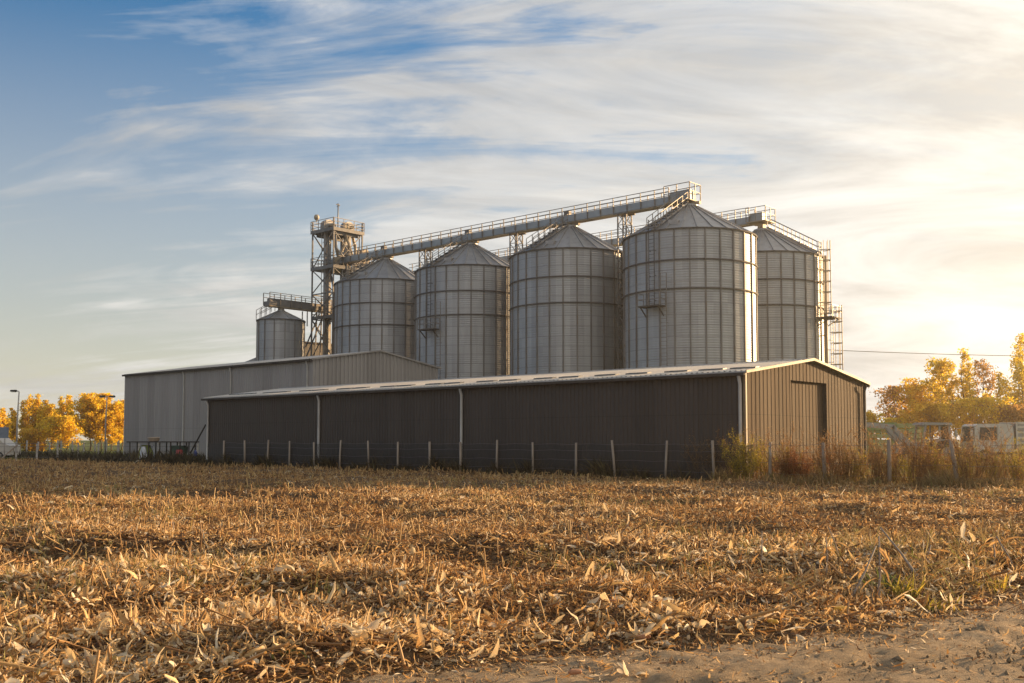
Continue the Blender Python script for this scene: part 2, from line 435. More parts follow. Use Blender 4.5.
def axis(dense0, dense1, step, lo, hi):
    a = list(np.arange(dense0, dense1, step))
    s = step; p = dense1
    while p < hi: a.append(p); s *= 1.22; p += s
    a.append(hi)
    s = step; p = dense0 - step; b = []
    while p > lo: b.append(p); s *= 1.22; p -= s
    b.append(lo)
    return np.array(b[::-1] + a)
gx = axis(-22, 22, 0.2, -2500, 2500); gy = axis(4, 46, 0.2, -60, 4000)
XX, YY = np.meshgrid(gx, gy)
ZZ = height(XX, YY)
nx, ny = len(gx), len(gy)
idx = np.arange(nx*ny).reshape(ny, nx)
q = np.stack([idx[:-1,:-1], idx[:-1,1:], idx[1:,1:], idx[1:,:-1]], -1).reshape(-1,4)
tag(np_mesh('field', np.stack([XX,YY,ZZ],-1), q, M['soil'], smooth=True), kind='structure')

# sandy track along the near edge of the field
tx = np.arange(EX[0]-8, 20, 0.08); tw = np.linspace(0, 7, 88)
TX = np.repeat(tx[:,None], len(tw), 1)
jit = np.array([0.10*math.sin(3.1*a)+0.07*math.sin(7.3*a+1)+0.05*math.sin(17*a) for a in tx])
TY = (edge_y(tx) + 0.12 + jit)[:,None] - tw[None,:]
TZ = -0.030 + 0*TX
for kx, ky, p, a in [(5,9,0,0.003),(11,4,1,0.003),(3,16,2,0.004),(17,13,4,0.003),(1.2,3.1,.5,0.004),(23,31,2.2,.0022)]:
    TZ += a*np.sin(kx*TX + ky*TY + p)
_rt = np.random.RandomState(31)
for _i in range(60):
    lam = 10**_rt.uniform(-.95,-.35); th = _rt.uniform(0,6.28)
    TZ += 0.003*lam**0.8*np.sin(2*math.pi/lam*(TX*math.cos(th)+TY*math.sin(th))+_rt.uniform(0,6.28))
TZ += _rt.normal(0,.0024,TX.shape)
TZ -= 0.03*np.exp(-((tw-1.5)/0.22)**2)[None,:] - 0.018*np.exp(-((tw-1.05)/0.2)**2)[None,:]
TZ -= np.clip(0.25-tw, 0, 0.25)[None,:]*0.12
n1, n2 = TX.shape; idx = np.arange(n1*n2).reshape(n1,n2)
q = np.stack([idx[:-1,:-1], idx[:-1,1:], idx[1:,1:], idx[1:,:-1]], -1).reshape(-1,4)[:, ::-1]
tag(np_mesh('dirt_track', np.stack([TX,TY,TZ],-1), q, M['track'], smooth=True), kind='structure')
#PART2

# ------------------------------------------------------------------ buildings
def corr(mb, o2, d2, n2, L, zb, zt, pitch, depth, extra=()):
    """vertical trapezoid-ribbed sheet: from o2 along d2, ribs towards n2; zb/zt functions of distance"""
    pts = set([0.0, L] + list(extra))
    prof = {}
    n = int(L/pitch)
    ss = []
    for i in range(n+1):
        for fr, dd in ((0,0),(0.52,0),(0.62,1),(0.90,1)):
            s = (i+fr)*pitch
            if s < L: ss.append((s, dd*depth))
    ss.append((L, 0.0))
    for e in extra:
        k = min(range(len(ss)), key=lambda i: abs(ss[i][0]-e)); ss[k] = (e, ss[k][1])
    vs = []; fs = []
    for i, (s, dd) in enumerate(ss):
        x = o2[0] + d2[0]*s + n2[0]*dd; y = o2[1] + d2[1]*s + n2[1]*dd
        vs += [(x,y,zb(s)),(x,y,zt(s))]
        if i: fs.append((2*i-2, 2*i, 2*i+1, 2*i-1))
    mb.add(vs, fs)

def roof_sheet(mb, W, L, zE, zP, oh_e, oh_g, pitch=0.25, rib=0.03, th=0.055):
    """two slopes, ridge along local y at x=W/2; ribs run down the slope"""
    sl = (zP-zE)/(W/2)
    for side in (0, 1):
        def X(x): return x if side == 0 else W - x
        y0, y1 = -oh_g, L+oh_g
        ys = []
        n = int((y1-y0)/pitch)
        for i in range(n):
            b = y0 + i*pitch
            ys += [(b,0),(b+pitch*0.55,0),(b+pitch*0.65,rib),(b+pitch*0.9,rib)]
        ys.append((y1,0))
        xe, xr = -oh_e, W/2
        vs = []; fs = []
        for i, (y, r) in enumerate(ys):
            vs += [(X(xe), y, zE - oh_e*sl + th + r), (X(xr), y, zP + th + r)]
            if i: fs.append((2*i-2, 2*i, 2*i+1, 2*i-1))
        mb.add(vs, fs)
        # underside and edges
        a, b_ = zE - oh_e*sl, zP
        mb.add([(X(xe),y0,a),(X(xr),y0,b_),(X(xr),y1,b_),(X(xe),y1,a)], [(0,1,2,3)])
        mb.add([(X(xe),y0,a),(X(xe),y1,a),(X(xe),y1,a+th),(X(xe),y0,a+th)], [(0,1,2,3)])
        for yy in (y0, y1):
            mb.add([(X(xe),yy,a),(X(xr),yy,b_),(X(xr),yy,b_+th),(X(xe),yy,a+th)], [(0,1,2,3)])
    # ridge cap
    mb.add([(W/2-0.25,-oh_g,zP+th-0.25*sl+0.04),(W/2,-oh_g,zP+th+0.05),(W/2+0.25,-oh_g,zP+th-0.25*sl+0.04),
            (W/2-0.25,L+oh_g,zP+th-0.25*sl+0.04),(W/2,L+oh_g,zP+th+0.05),(W/2+0.25,L+oh_g,zP+th-0.25*sl+0.04)], [(0,1,4,3),(1,2,5,4)])

def downpipe(x, y, zt, outx, outy, zb=0.05, r=0.055):
    """swan neck from the gutter back to the wall, straight down, shoe at the foot"""
    g = 0.20; w = 0.10
    pts = [(x+outx*g, y+outy*g, zt-0.02),(x+outx*g, y+outy*g, zt-0.12),(x+outx*w, y+outy*w, zt-0.40),
           (x+outx*w, y+outy*w, zb+0.30),(x+outx*(w+0.05), y+outy*(w+0.05), zb+0.15),(x+outx*(w+0.22), y+outy*(w+0.22), zb)]
    return MB().tube(pts, r, 8)

# -- the dark shed
def u_of_px(px, origin):          # distance along U at which the line through origin crosses image column px
    k = (px-512)/F
    return (k*origin.y - origin.x)/(U.x - k*U.y)
def v_of_px(px, origin):
    k = (px-512)/F
    return (k*origin.y - origin.x)/(V.x - k*V.y)

W, L, ZE, ZP = SHED_W, SHED_L, SHED_E, SHED_P
shed = thing('machinery_shed', 'long low dark brown metal shed with a pale roof in front of the silos', 'shed', (SHED_C.x, SHED_C.y, 0), PHI)
mb = MB(); corr(mb, (0,0), (0,1), (-1,0), L, lambda s: -0.1, lambda s: ZE, 0.22, 0.035)
mb.build('wall', M['shed'], shed, False)
mb = MB(); corr(mb, (W,0), (0,1), (1,0), L, lambda s: -0.7, lambda s: ZE, 0.22, 0.035); mb.build('wall', M['shed'], shed, False)
zg = lambda x: ZE + (ZP-ZE)*(1-abs(x-W/2)/(W/2))
mb = MB(); corr(mb, (0,L), (1,0), (0,1), W, lambda s: -0.1, zg, 0.33, 0.04, (W/2,)); mb.build('gable_wall', M['shed'], shed, False)
D0, D1, DH = 3.9, 7.37, 4.12
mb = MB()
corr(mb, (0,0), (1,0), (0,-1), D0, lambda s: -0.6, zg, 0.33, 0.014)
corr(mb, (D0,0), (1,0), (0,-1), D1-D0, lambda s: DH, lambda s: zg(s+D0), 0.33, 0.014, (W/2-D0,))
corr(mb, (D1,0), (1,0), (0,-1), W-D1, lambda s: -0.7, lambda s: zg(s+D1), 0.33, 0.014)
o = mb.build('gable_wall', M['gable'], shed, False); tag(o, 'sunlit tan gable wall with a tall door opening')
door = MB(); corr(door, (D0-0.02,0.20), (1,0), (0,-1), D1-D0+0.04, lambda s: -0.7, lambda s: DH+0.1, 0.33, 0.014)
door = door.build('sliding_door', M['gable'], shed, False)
MB().box(D0+0.20,D0+0.25,0.10,0.15,0.8,1.2).build('handle', M['darktrim'], door)
mb = MB(); mb.box(D1-0.003,D1+0.05,0.004,0.24,-0.6,DH+0.08); mb.box(D0-0.06,D0+0.003,0.002,0.24,-0.6,DH+0.08); mb.box(D0+0.004,D1-0.004,0.004,0.24,DH,DH+0.10)
mb.build('door_frame', M['darktrim'], shed)
mb = MB(); roof_sheet(mb, W, L, ZE, ZP, 0.22, 0.18); roof = mb.build('roof', M['roof'], shed, False)
sl = (ZP-ZE)/(W/2)
mb = MB()
for sgn in (0,1):
    X = (lambda x: x) if sgn == 0 else (lambda x: W-x)
    mb.beam((X(-0.24), -0.20, ZE-0.22*sl+0.03), (X(W/2), -0.20, ZP+0.05), 0.05, 0.11)
mb.build('barge_board', M['tanboard'], shed)
tag(MB().box(-0.345,-0.215,-0.15,L+0.15,ZE-0.15,ZE-0.03).build('gutter', M['darktrim'], shed), 'dark gutter along the long eave')
MB().box(W+0.215,W+0.345,-0.15,L+0.15,ZE-0.15,ZE-0.03).build('gutter', M['darktrim'], shed)
for px in (208, 319, 461.5, 743.5):
    y = u_of_px(px, SHED_C - V*0.12)
    y = max(0.14, min(L-0.1, y))
    downpipe(-0.03, y, ZE-0.06, -1, 0, 0.1, 0.07).build('downpipe', M['pipe'], shed)
tag(downpipe(W-0.35, -0.03, ZE-0.06, 0, -1, -0.5, 0.05).build('downpipe', M['darktrim'], shed), 'dark downpipe at the far corner of the gable')
mb = MB(); mb.box(-0.05,0.06,-0.065,0.05,-0.1,ZE-0.02); mb.build('corner_trim', M['tanboard'], shed)
mb = MB(); mb.box(W-0.04,W+0.05,-0.06,0.05,-0.7,ZE-0.02); mb.build('corner_trim', M['darktrim'], shed)
rl_x = 1.15
for px in (220,236,249,270,283,307,320,345,361,389,406,435,454,487,510,545,570.6,607,638.6,678,713,745):
    o3 = SHED_C + V*rl_x + Vector((0,0,0))
    y = u_of_px(px, o3)
    if y < 0.5: y = 0.7
    if y > L-1: continue
    m2 = MB(); hw = 0.58; z0 = ZE+0.055+0.03
    xa, xb = rl_x-0.16, rl_x+0.16
    m2.add([(xa,y-hw,z0+xa*sl),(xb,y-hw,z0+xb*sl),(xb,y+hw,z0+xb*sl),(xa,y+hw,z0+xa*sl),
            (xa,y-hw,z0+0.045+xa*sl),(xb,y-hw,z0+0.045+xb*sl),(xb,y+hw,z0+0.045+xb*sl),(xa,y+hw,z0+0.045+xa*sl)],
           [(0,3,2,1),(4,5,6,7),(0,1,5,4),(1,2,6,5),(2,3,7,6),(3,0,4,7)])
    m2.build('roof_vent', M['rlight'], shed)

# -- the grey warehouse behind
wc = at(312, 440, 78); WH_C = Vector((wc.x, 78, 0))
w_E = at(312, 357.7, 78).z - 0.12; WW, WL = 13.3, 28.8; w_P = at(375, 349.5, 82.9).z - 0.15
wh = thing('warehouse', 'large pale grey ribbed metal warehouse half hidden behind the dark brown shed', 'warehouse', WH_C, PHI)
zw = lambda x: w_E + (w_P-w_E)*(1-abs(x-WW/2)/(WW/2))
mb = MB(); corr(mb, (0,0), (0,1), (-1,0), WL, lambda s: -0.1, lambda s: w_E, 0.30, 0.04); mb.build('wall', M['whouse'], wh, False)
mb = MB(); corr(mb, (WW,0), (0,1), (1,0), WL, lambda s: -0.1, lambda s: w_E, 0.30, 0.04); mb.build('wall', M['whouse'], wh, False)
mb = MB(); corr(mb, (0,0), (1,0), (0,-1), WW, lambda s: -0.1, zw, 0.40, 0.09, (WW/2,)); mb.build('gable_wall', M['whouse'], wh, False)
mb = MB(); corr(mb, (0,WL), (1,0), (0,1), WW, lambda s: -0.1, zw, 0.40, 0.09, (WW/2,)); mb.build('gable_wall', M['whouse'], wh, False)
mb = MB(); roof_sheet(mb, WW, WL, w_E, w_P, 0.18, 0.12, 0.4, 0.04, 0.06); mb.build('roof', M['roof'], wh, False)
MB().box(-0.34,-0.20,-0.1,WL+0.1,w_E-0.14,w_E+0.02).build('gutter', M['darktrim'], wh)
for px in (184.5, 231.5, 308):
    y = max(0.2, u_of_px(px, WH_C)); downpipe(-0.03, y, w_E-0.1, -1, 0, 0.1, 0.06).build('downpipe', M['trim'], wh)
mb = MB()
for sgn in (0,1):
    X = (lambda x: x) if sgn == 0 else (lambda x: WW-x)
    mb.beam((X(-0.25), -0.18, w_E+0.0), (X(WW/2), -0.18, w_P+0.05), 0.05, 0.12)
mb.build('barge_board', M['whouse'], wh)
MB().box(-0.06,0.07,WL-0.05,WL+0.06,-0.1,w_E-0.02).build('corner_trim', M['trim'], wh)

# -- low building seen behind the small silo
p = at(249, 372, 150)
lb = thing('storage_building', 'brown pitched roof building just visible behind the small grey silo', 'building', (p.x, 150, 0), PHI)
zb_e = at(236, 365, 150).z; zb_p = at(262, 350, 153).z
for side in (0, 12.0):
    mb = MB(); corr(mb, (side,0), (0,1), (-1 if side == 0 else 1,0), 3, lambda s: 0, lambda s: zb_e, 0.5, 0.05); mb.build('wall', M['shed'], lb, False)
mb = MB(); zz = lambda x: zb_e + (zb_p-zb_e)*(1-abs(x-6)/6)
corr(mb, (0,0), (1,0), (0,-1), 12, lambda s: 0, zz, 0.5, 0.05, (6,)); corr(mb, (0,3), (1,0), (0,1), 12, lambda s: 0, zz, 0.5, 0.05, (6,)); mb.build('gable_wall', M['shed'], lb, False)
mb = MB(); roof_sheet(mb, 12, 3, zb_e, zb_p, 0.3, 0.2, 0.5, 0.04, 0.12); mb.build('roof', M['steel'], lb, False)
# -- brown plant room at the foot of the tower
p = at(303, 372, 122)
bb = thing('plant_room', 'flat roofed brown block standing at the foot of the lattice tower', 'building', (p.x, 122, 0), PHI)
zt = at(310, 343, 122).z
mb = MB(); mb.box(0,6,0,0.12,0,zt); mb.box(0,0.12,0.122,5,0,zt); mb.box(5.88,6,0.122,5,0,zt); mb.box(0.122,5.878,4.88,5,0,zt); mb.build('wall', M['shed'], bb)
MB().box(-0.15,6.15,-0.15,5.15,zt,zt+0.2).build('roof', M['darktrim'], bb)

# ------------------------------------------------------------------ silos
S4 = at(689, 228, 85); S4 = Vector((S4.x, 85, 0))
SR = 5.45
S_E = at(689, 228, 79.6).z; S_P = at(689, 204, 85).z
S_R2 = at(689, 259, 79.6).z; S_R3 = at(689, 288, 79.6).z
STEP = 12.75

def pol(r, a, z): return (r*math.cos(a), r*math.sin(a), z)

def make_silo(root, R_, E, P, npan, rings, mat, pitch=0.2, seg=84):
    prof = []
    dz = pitch/4; n = int(E/dz)
    for i in range(n+1):
        z = i*dz; prof.append((R_ + 0.014*math.sin(2*math.pi*z/pitch), z))
    prof.append((R_, E))
    MB().lathe(prof, seg, True).build('wall', mat, root, False)
    # cone roof of flat segments with standing ribs
    cap = R_*0.12; zc = P - 0.25
    mb = MB(); nr = npan
    for k in range(nr):
        a0, a1 = 2*math.pi*k/nr, 2*math.pi*(k+1)/nr
        mb.add([pol(R_+0.12,a0,E+0.02), pol(R_+0.12,a1,E+0.02), pol(cap,a1,zc), pol(cap,a0,zc)], [(0,1,2,3)])
        mb.beam(pol(R_+0.12,a0,E+0.05), pol(cap,a0,zc+0.03), 0.09, 0.12)
    mb.lathe([(cap+0.1,zc-0.06),(cap+0.1,zc+0.12),(cap*0.6,zc+0.25),(0.02,zc+0.27)], 20, False)
    mb.build('roof', M['silo_roof'], root)
    for z in rings:
        mb = MB(); n = npan*3; r1 = R_+0.10
        mb.lathe([(r1-0.03,z-0.05),(r1+0.05,z-0.05),(r1+0.05,z+0.05),(r1-0.03,z+0.05),(r1-0.03,z-0.05)], n, False)
        mb.build('wind_ring', M['ring'], root)
    for k in range(npan):
        a = 2*math.pi*(k+0.5)/npan
        c = Vector(pol(R_+0.06,a,0)); rad = Vector((math.cos(a), math.sin(a), 0)); tan = Vector((-math.sin(a), math.cos(a), 0))
        mb = MB(); w = 0.055 if npan > 20 else 0.045; d = 0.035
        mb.add([c+tan*w-rad*d*2, c-tan*w-rad*d*2, c-tan*w+rad*d, c+tan*w+rad*d] + [q+Vector((0,0,E)) for q in (c+tan*w-rad*d*2, c-tan*w-rad*d*2, c-tan*w+rad*d, c+tan*w+rad*d)],
               [(0,3,2,1),(4,5,6,7),(0,1,5,4),(1,2,6,5),(2,3,7,6),(3,0,4,7)])
        mb.build('stiffener', M['stiff'], root)

def ladder_mb(a, r, z0, z1, cage=False, off=0.0):
    """vertical ladder on the wall at angle a; off shifts it sideways"""
    mb = MB()
    rad = Vector((math.cos(a), math.sin(a), 0)); tan = Vector((-math.sin(a), math.cos(a), 0))
    c = rad*r + tan*off
    for s in (-1,1): mb.beam(c+tan*0.25*s+Vector((0,0,z0)), c+tan*0.25*s+Vector((0,0,z1)), 0.05)
    z = z0+0.3
    while z < z1: mb.beam(c-tan*0.25+Vector((0,0,z)), c+tan*0.25+Vector((0,0,z)), 0.03); z += 0.3
    z = z0+0.5
    while z < z1:
        for s in (-1,1): mb.beam(c+tan*0.25*s+Vector((0,0,z)), c+tan*0.25*s-rad*0.28+Vector((0,0,z)), 0.04)
        z += 2.0
    if cage:
        n = 7
        hoop = lambda z: [c+tan*0.42*math.cos(math.pi*k/(n-1))+rad*(0.95*math.sin(math.pi*k/(n-1)))+Vector((0,0,z)) for k in range(n)]
        z = z0+0.4
        while z <= z1+0.01:
            h = hoop(z)
            for i in range(n-1): mb.beam(h[i], h[i+1], 0.06, 0.07)
            z += 0.95
        for k in (1,2,3,4,5):
            h0, h1 = hoop(z0+0.4), hoop(z1); mb.beam(h0[k], h1[k], 0.045)
    return mb

def roof_stair(root, a, R_, E, P):
    """stepped plates and handrails climbing the roof along angle a"""
    rad = Vector((math.cos(a), math.sin(a), 0)); tan = Vector((-math.sin(a), math.cos(a), 0))
    def pt(t, h=0.0): return rad*(R_+0.2)*(1-t) + rad*0.8*t + Vector((0,0,E+(P-E-0.3)*t+0.12+h))
    mb = MB(); n = 9
    for i in range(n):
        c = pt(i/(n-1), 0.15)
        mb.beam(c-tan*0.38, c+tan*0.38, 0.32, 0.05)
        mb.beam(c-tan*0.36-Vector((0,0,.18)), c-tan*0.36, 0.05); mb.beam(c+tan*0.36-Vector((0,0,.18)), c+tan*0.36, 0.05)
    for s in (-1,1): mb.beam(pt(0,.06)+tan*0.36*s, pt(1,.06)+tan*0.36*s, 0.05, 0.12)
    st = mb.build('roof_stair', M['galv'], root)
    mb = MB()
    for s in (-1,1):
        for h in (0.55,1.0): mb.beam(pt(0,h)+tan*0.4*s, pt(1,h)+tan*0.4*s, 0.045)
        for i in range(7): mb.beam(pt(i/6,0)+tan*0.4*s, pt(i/6,1.0)+tan*0.4*s, 0.05)
    mb.build('handrail', M['rail'], st)

def wall_platform(root, a, r, z, w=1.5, d=0.95, off=0.0):
    rad = Vector((math.cos(a), math.sin(a), 0)); tan = Vector((-math.sin(a), math.cos(a), 0)); c = rad*r + tan*off; Z = Vector((0,0,1))
    mb = MB(); mb.beam(c+rad*d/2-tan*w/2+Z*z, c+rad*d/2+tan*w/2+Z*z, d, 0.10)
    for s in (-1,1): mb.beam(c+tan*w*0.4*s+Z*(z-0.75), c+tan*w*0.4*s+rad*d*0.9+Z*(z-0.05), 0.08)
    pl = mb.build('platform', M['ring'], root)
    mb = MB()
    P_ = [c-tan*w/2+rad*0.05, c-tan*w/2+rad*d, c+tan*w/2+rad*d, c+tan*w/2+rad*0.05]
    for i in range(3):
        for h in (0.55,1.05): mb.beam(P_[i]+Z*(z+h), P_[i+1]+Z*(z+h), 0.045)
    for q in P_ + [c+rad*d]: mb.beam(q+Z*z, q+Z*(z+1.05), 0.05)
    mb.build('handrail', M['rail'], pl)

A_V = math.pi                       # local direction -x: towards the field
A_U = -math.pi/2                    # local direction -y: towards the sun
RINGS = (S_E+0.02, S_R2, S_R3)
grp = 'large round grain silos'
s4 = thing('grain_silo', 'nearest and widest big silo, its right edge sunlit, with a wall ladder and platform', 'silo', S4, PHI, grp)
make_silo(s4, SR, S_E, S_P, 28, RINGS, M['silo'])
roof_stair(s4, A_V+0.0, SR, S_E, S_P)
base4 = list(s4.children)
s3 = copy_tree(s4); s3.location = S4 + U*STEP; s3['label'] = 'big round silo with no wall ladder, second from the nearest one'
s2 = copy_tree(s4); s2.location = S4 + U*STEP*2; s2['label'] = 'big silo with a ladder near its left edge, beside the one next to the tower'
s1 = copy_tree(s4); s1.location = S4 + U*STEP*3; s1['label'] = 'farthest of the big round silos in the row, right beside the lattice tower'
S5 = at(762, 250, 95); S5 = Vector((S5.x, 95, 0))
s5 = copy_tree(s4); s5.location = S5; s5.rotation_euler.z = PHI; s5['label'] = 'back row silo with a roof stair and caged ladders on its sunny right side'
for ch in list(s5.children):
    if ch.name.startswith('roof_stair'):
        for g in ch.children: g.rotation_euler.z = 0
        ch.rotation_euler.z = math.pi/2          # its stair climbs from the sunny side
def hatch(root, a):
    rad = Vector((math.cos(a), math.sin(a), 0)); c = rad*SR*0.78 + Vector((0,0,S_E+(S_P-S_E)*0.22))
    mb = MB(); tan = Vector((-math.sin(a), math.cos(a), 0)); mb.beam(c-tan*0.4, c+tan*0.4, 0.8, 0.45); mb.build('roof_hatch', M['galv'], root)
for s in (s4, s3, s2, s1): hatch(s, A_V+0.28)
for s, a1, a2 in ((s4, A_V+0.02, A_V+0.21), (s2, A_V+0.02, A_V+0.24)):
    zpl = at(650, 306, 80).z
    ladder_mb(a1, SR+0.35, zpl, S_E+0.9).build('ladder', M['ring'], s)
    wall_platform(s, (a1+a2)/2-0.07, SR+0.15, zpl, 2.0)
    ladder_mb(a2, SR+0.55, 0.3, zpl+2.6).build('ladder', M['rail'], s)
z5 = at(826, 318, 91).z
ladder_mb(A_U, SR+0.3, z5, S_E+1.2, True).build('ladder', M['ochre'], s5)
wall_platform(s5, A_U+0.05, SR+0.12, z5, 2.2, 1.5)
ladder_mb(A_U, SR+1.05, 6.0, z5+1.1, True, 0.5).build('ladder', M['ochre'], s5)
mb = MB()
for zz_ in (4,8,11,14,17): mb.tube([pol(SR+0.1,A_U+0.13,zz_), pol(SR+0.5,A_U+0.13,zz_)], 0.05, 6)
mb.tube([pol(SR+0.42,A_U+0.13,1), pol(SR+0.42,A_U+0.13,S_E)], 0.16, 10)
mb.build('aeration_pipe', M['ochre'], s5)

# small silo on the left
SS = at(281, 318, 112); SS = Vector((SS.x, 112, 0)); rs = 2.52
ss = thing('small_silo', 'small narrow grey silo at the left under the short conveyor bridge', 'silo', SS, PHI)
zse = at(281, 319, 109.5).z; zsp = at(281, 309, 112).z
make_silo(ss, rs, zse, zsp, 14, (zse+0.02,), M['silo_s'], 0.2, 42)
rad = -V
mb = MB()
for s in (-1,1):
    for h in (0.5,1.0): mb.beam((-rs-0.1, 0.5+0.35*s, zse+0.1+h), (-0.7, 0.5+0.35*s, zsp-0.2+h), 0.05)
    for i in range(4):
        t = i/3; x = (-rs-0.1)*(1-t)-0.7*t; z = (zse+0.1)*(1-t)+(zsp-0.2)*t
        mb.beam((x,0.5+0.35*s,z-0.1),(x,0.5+0.35*s,z+1.0),0.05)
mb.build('handrail', M['rail'], ss)

# ------------------------------------------------------------------ conveyors
def gallery(root, y0, y1, zb, h, w, rail_h, post=1.45, mat=None):
    """box trough along local y, walkway rails both sides, posts clamped down its sides"""
    hw = w/2
    mb = MB(); mb.box(-hw,hw,y0,y1,zb,zb+h)
    y = y0
    mb2 = MB()
    while y <= y1+0.01:
        for s in (-1,1): mb2.beam((s*(hw+0.03),y,zb-0.02),(s*(hw+0.03),y,zb+h+0.03),0.06)
        mb2.beam((-hw-0.05,y,zb-0.03),(hw+0.05,y,zb-0.03),0.07,0.06)
        y += post
    mb.build('trough', mat or M['casing'], root)
    mb2.build('trough_rib', M['steel'], root)
    mb = MB(); mb.box(-hw+0.05,hw-0.05,y0,y1,zb-0.10,zb-0.012); mb.build('underside_beam', M['ochre'], root)
    for s in (-1,1):
        mb = MB(); x = s*(hw+0.09)
        for hh in (rail_h, rail_h*0.5): mb.beam((x,y0,zb+h+hh),(x,y1,zb+h+hh),0.055)
        y = y0
        while y <= y1+0.01: mb.beam((x,y,zb+h*0.2),(x,y,zb+h+rail_h),0.07); y += post
        mb.build('handrail', M['rail'], root)

def trestle(root, y, z0, z1, w=0.9):
    mb = MB()
    for sx in (-0.4,0.4):
        for sy in (-w/2,w/2): mb.beam((sx,y+sy,z0),(sx,y+sy,z1),0.10)
    z = z1; k = 0
    while z > z0+1:
        for sx in (-0.4,0.4):
            mb.beam((sx,y-w/2,z),(sx,y+w/2,z-1.0) if k%2==0 else (sx,y-w/2,z-1.0),0.05)
            mb.beam((sx,y+w/2,z),(sx,y-w/2,z-1.0),0.05); mb.beam((sx,y-w/2,z-1.0),(sx,y+w/2,z-1.0),0.05)
        mb.beam((-0.4,y-w/2,z-1),(0.4,y-w/2,z-1),0.05); mb.beam((-0.4,y-w/2,z),(0.4,y-w/2,z-1),0.05)
        z -= 1.0; k += 1
    mb.beam((-0.6,y-w/2-0.25,z1),(-0.6,y+w/2+0.35,z1),0.14); mb.beam((0.6,y-w/2-0.25,z1),(0.6,y+w/2+0.35,z1),0.14)
    mb.build('trestle', M['steel'], root)

def head_platform(root, y0, y1, z, w, rail_h, name='head_platform'):
    hw = w/2
    mb = MB(); mb.box(-hw,hw,y0,y1,z-0.08,z)
    pl = mb.build(name, M['ochre'], root)
    mb = MB()
    P_ = [(-hw,y1),(-hw,y0),(hw,y0),(hw,y1)]
    for i in range(3):
        for hh in (rail_h, rail_h*0.5): mb.beam((*P_[i],z+hh),(*P_[i+1],z+hh),0.055)
        for t in (0,0.5,1):
            x = P_[i][0]*(1-t)+P_[i+1][0]*t; y = P_[i][1]*(1-t)+P_[i+1][1]*t
            mb.beam((x,y,z),(x,y,z+rail_h),0.07)
    mb.build('handrail', M['rail'], pl)
    return pl

c_zb = at(690, 201.5, 85).z
main = thing('conveyor_bridge', 'long conveyor bridge with railings running over the tops of the front row of silos', 'conveyor', (S4.x, S4.y, 0), PHI)
gallery(main, 1.6, 48.6, c_zb, 0.62, 0.95, 0.72)
MB().box(-0.42,0.42,-0.35,1.6,c_zb+0.05,c_zb+0.95).build('drive_housing', M['casing'], main)
MB().tube([(0.45,0.1,c_zb+0.5),(0.95,0.1,c_zb+0.5)],0.22,12).build('motor', M['ochre'], main)
head_platform(main, -0.62, 1.9, c_zb+0.02, 1.7, 1.4)
for k in range(4):
    mb = MB(); mb.box(-0.28,0.28,k*STEP-0.28,k*STEP+0.28,S_P-0.12,c_zb-0.11); mb.beam((0.0,k*STEP-0.28,c_zb-0.2),(0.0,k*STEP-1.1,c_zb-0.25),0.3,0.22)
    mb.build('spout', M['ochre'], main)
    if k: MB().box(-0.5,-0.1,k*STEP-0.3,k*STEP+0.3,c_zb+0.62,c_zb+1.0).build('motor', M['steel'], main)
for k in range(4): trestle(main, STEP*(k+0.5)+0.2, 0.0, c_zb-0.10)

rear_zb = at(757, 222.5, 95).z
rear = thing('conveyor_bridge', 'rear conveyor bridge glimpsed between the silo roofs and ending on the sunny back silo', 'conveyor', S5, PHI)
gallery(rear, 1.0, 48, rear_zb, 0.62, 0.95, 0.85)
MB().box(-0.42,0.42,-0.3,1.0,rear_zb+0.05,rear_zb+0.9).build('drive_housing', M['casing'], rear)
head_platform(rear, -0.9, 1.1, rear_zb+0.02, 1.9, 1.3)
MB().box(-0.28,0.28,-0.28,0.28,S_P-0.1,rear_zb-0.11).build('spout', M['ochre'], rear)
for y in (7, 19.5, 32, 44): trestle(rear, y, 0.0, rear_zb-0.1)

# ------------------------------------------------------------------ elevator tower
TC = at(333.4, 265, 113); TC = Vector((TC.x, 113, 0))
z_top = at(333, 228.5, 113).z; z_mid = at(333, 266, 113).z; z_low = at(333, 316, 113).z
TY_, TX_ = 3.8, 4.1
tower = thing('elevator_tower', 'tall open lattice steel tower with a railed top platform and a mast', 'tower', TC, PHI)
corners = [(0,0),(TX_,0),(TX_,TY_),(0,TY_)]
for (x,y) in corners:
    MB().box(x-0.07,x+0.07,y-0.07,y+0.07,0,z_top+1.2).build('leg', M['steel'], tower)
levels = [0, z_low*0.35, z_low*0.7, z_low, (z_low+z_mid)/2, z_mid, z_top]
for i in range(4):
    a, b = corners[i], corners[(i+1)%4]
    mb = MB()
    for l0, l1 in zip(levels[:-1], levels[1:]):
        mb.beam((*a,l1-0.1),(*b,l1-0.1),0.12)
        mb.beam((*a,l0),(*b,l1-0.1),0.09)
        if i in (0,3): mb.beam((*b,l0),(*a,l1-0.1),0.09)
    mb.build('bracing', M['steel'], tower)
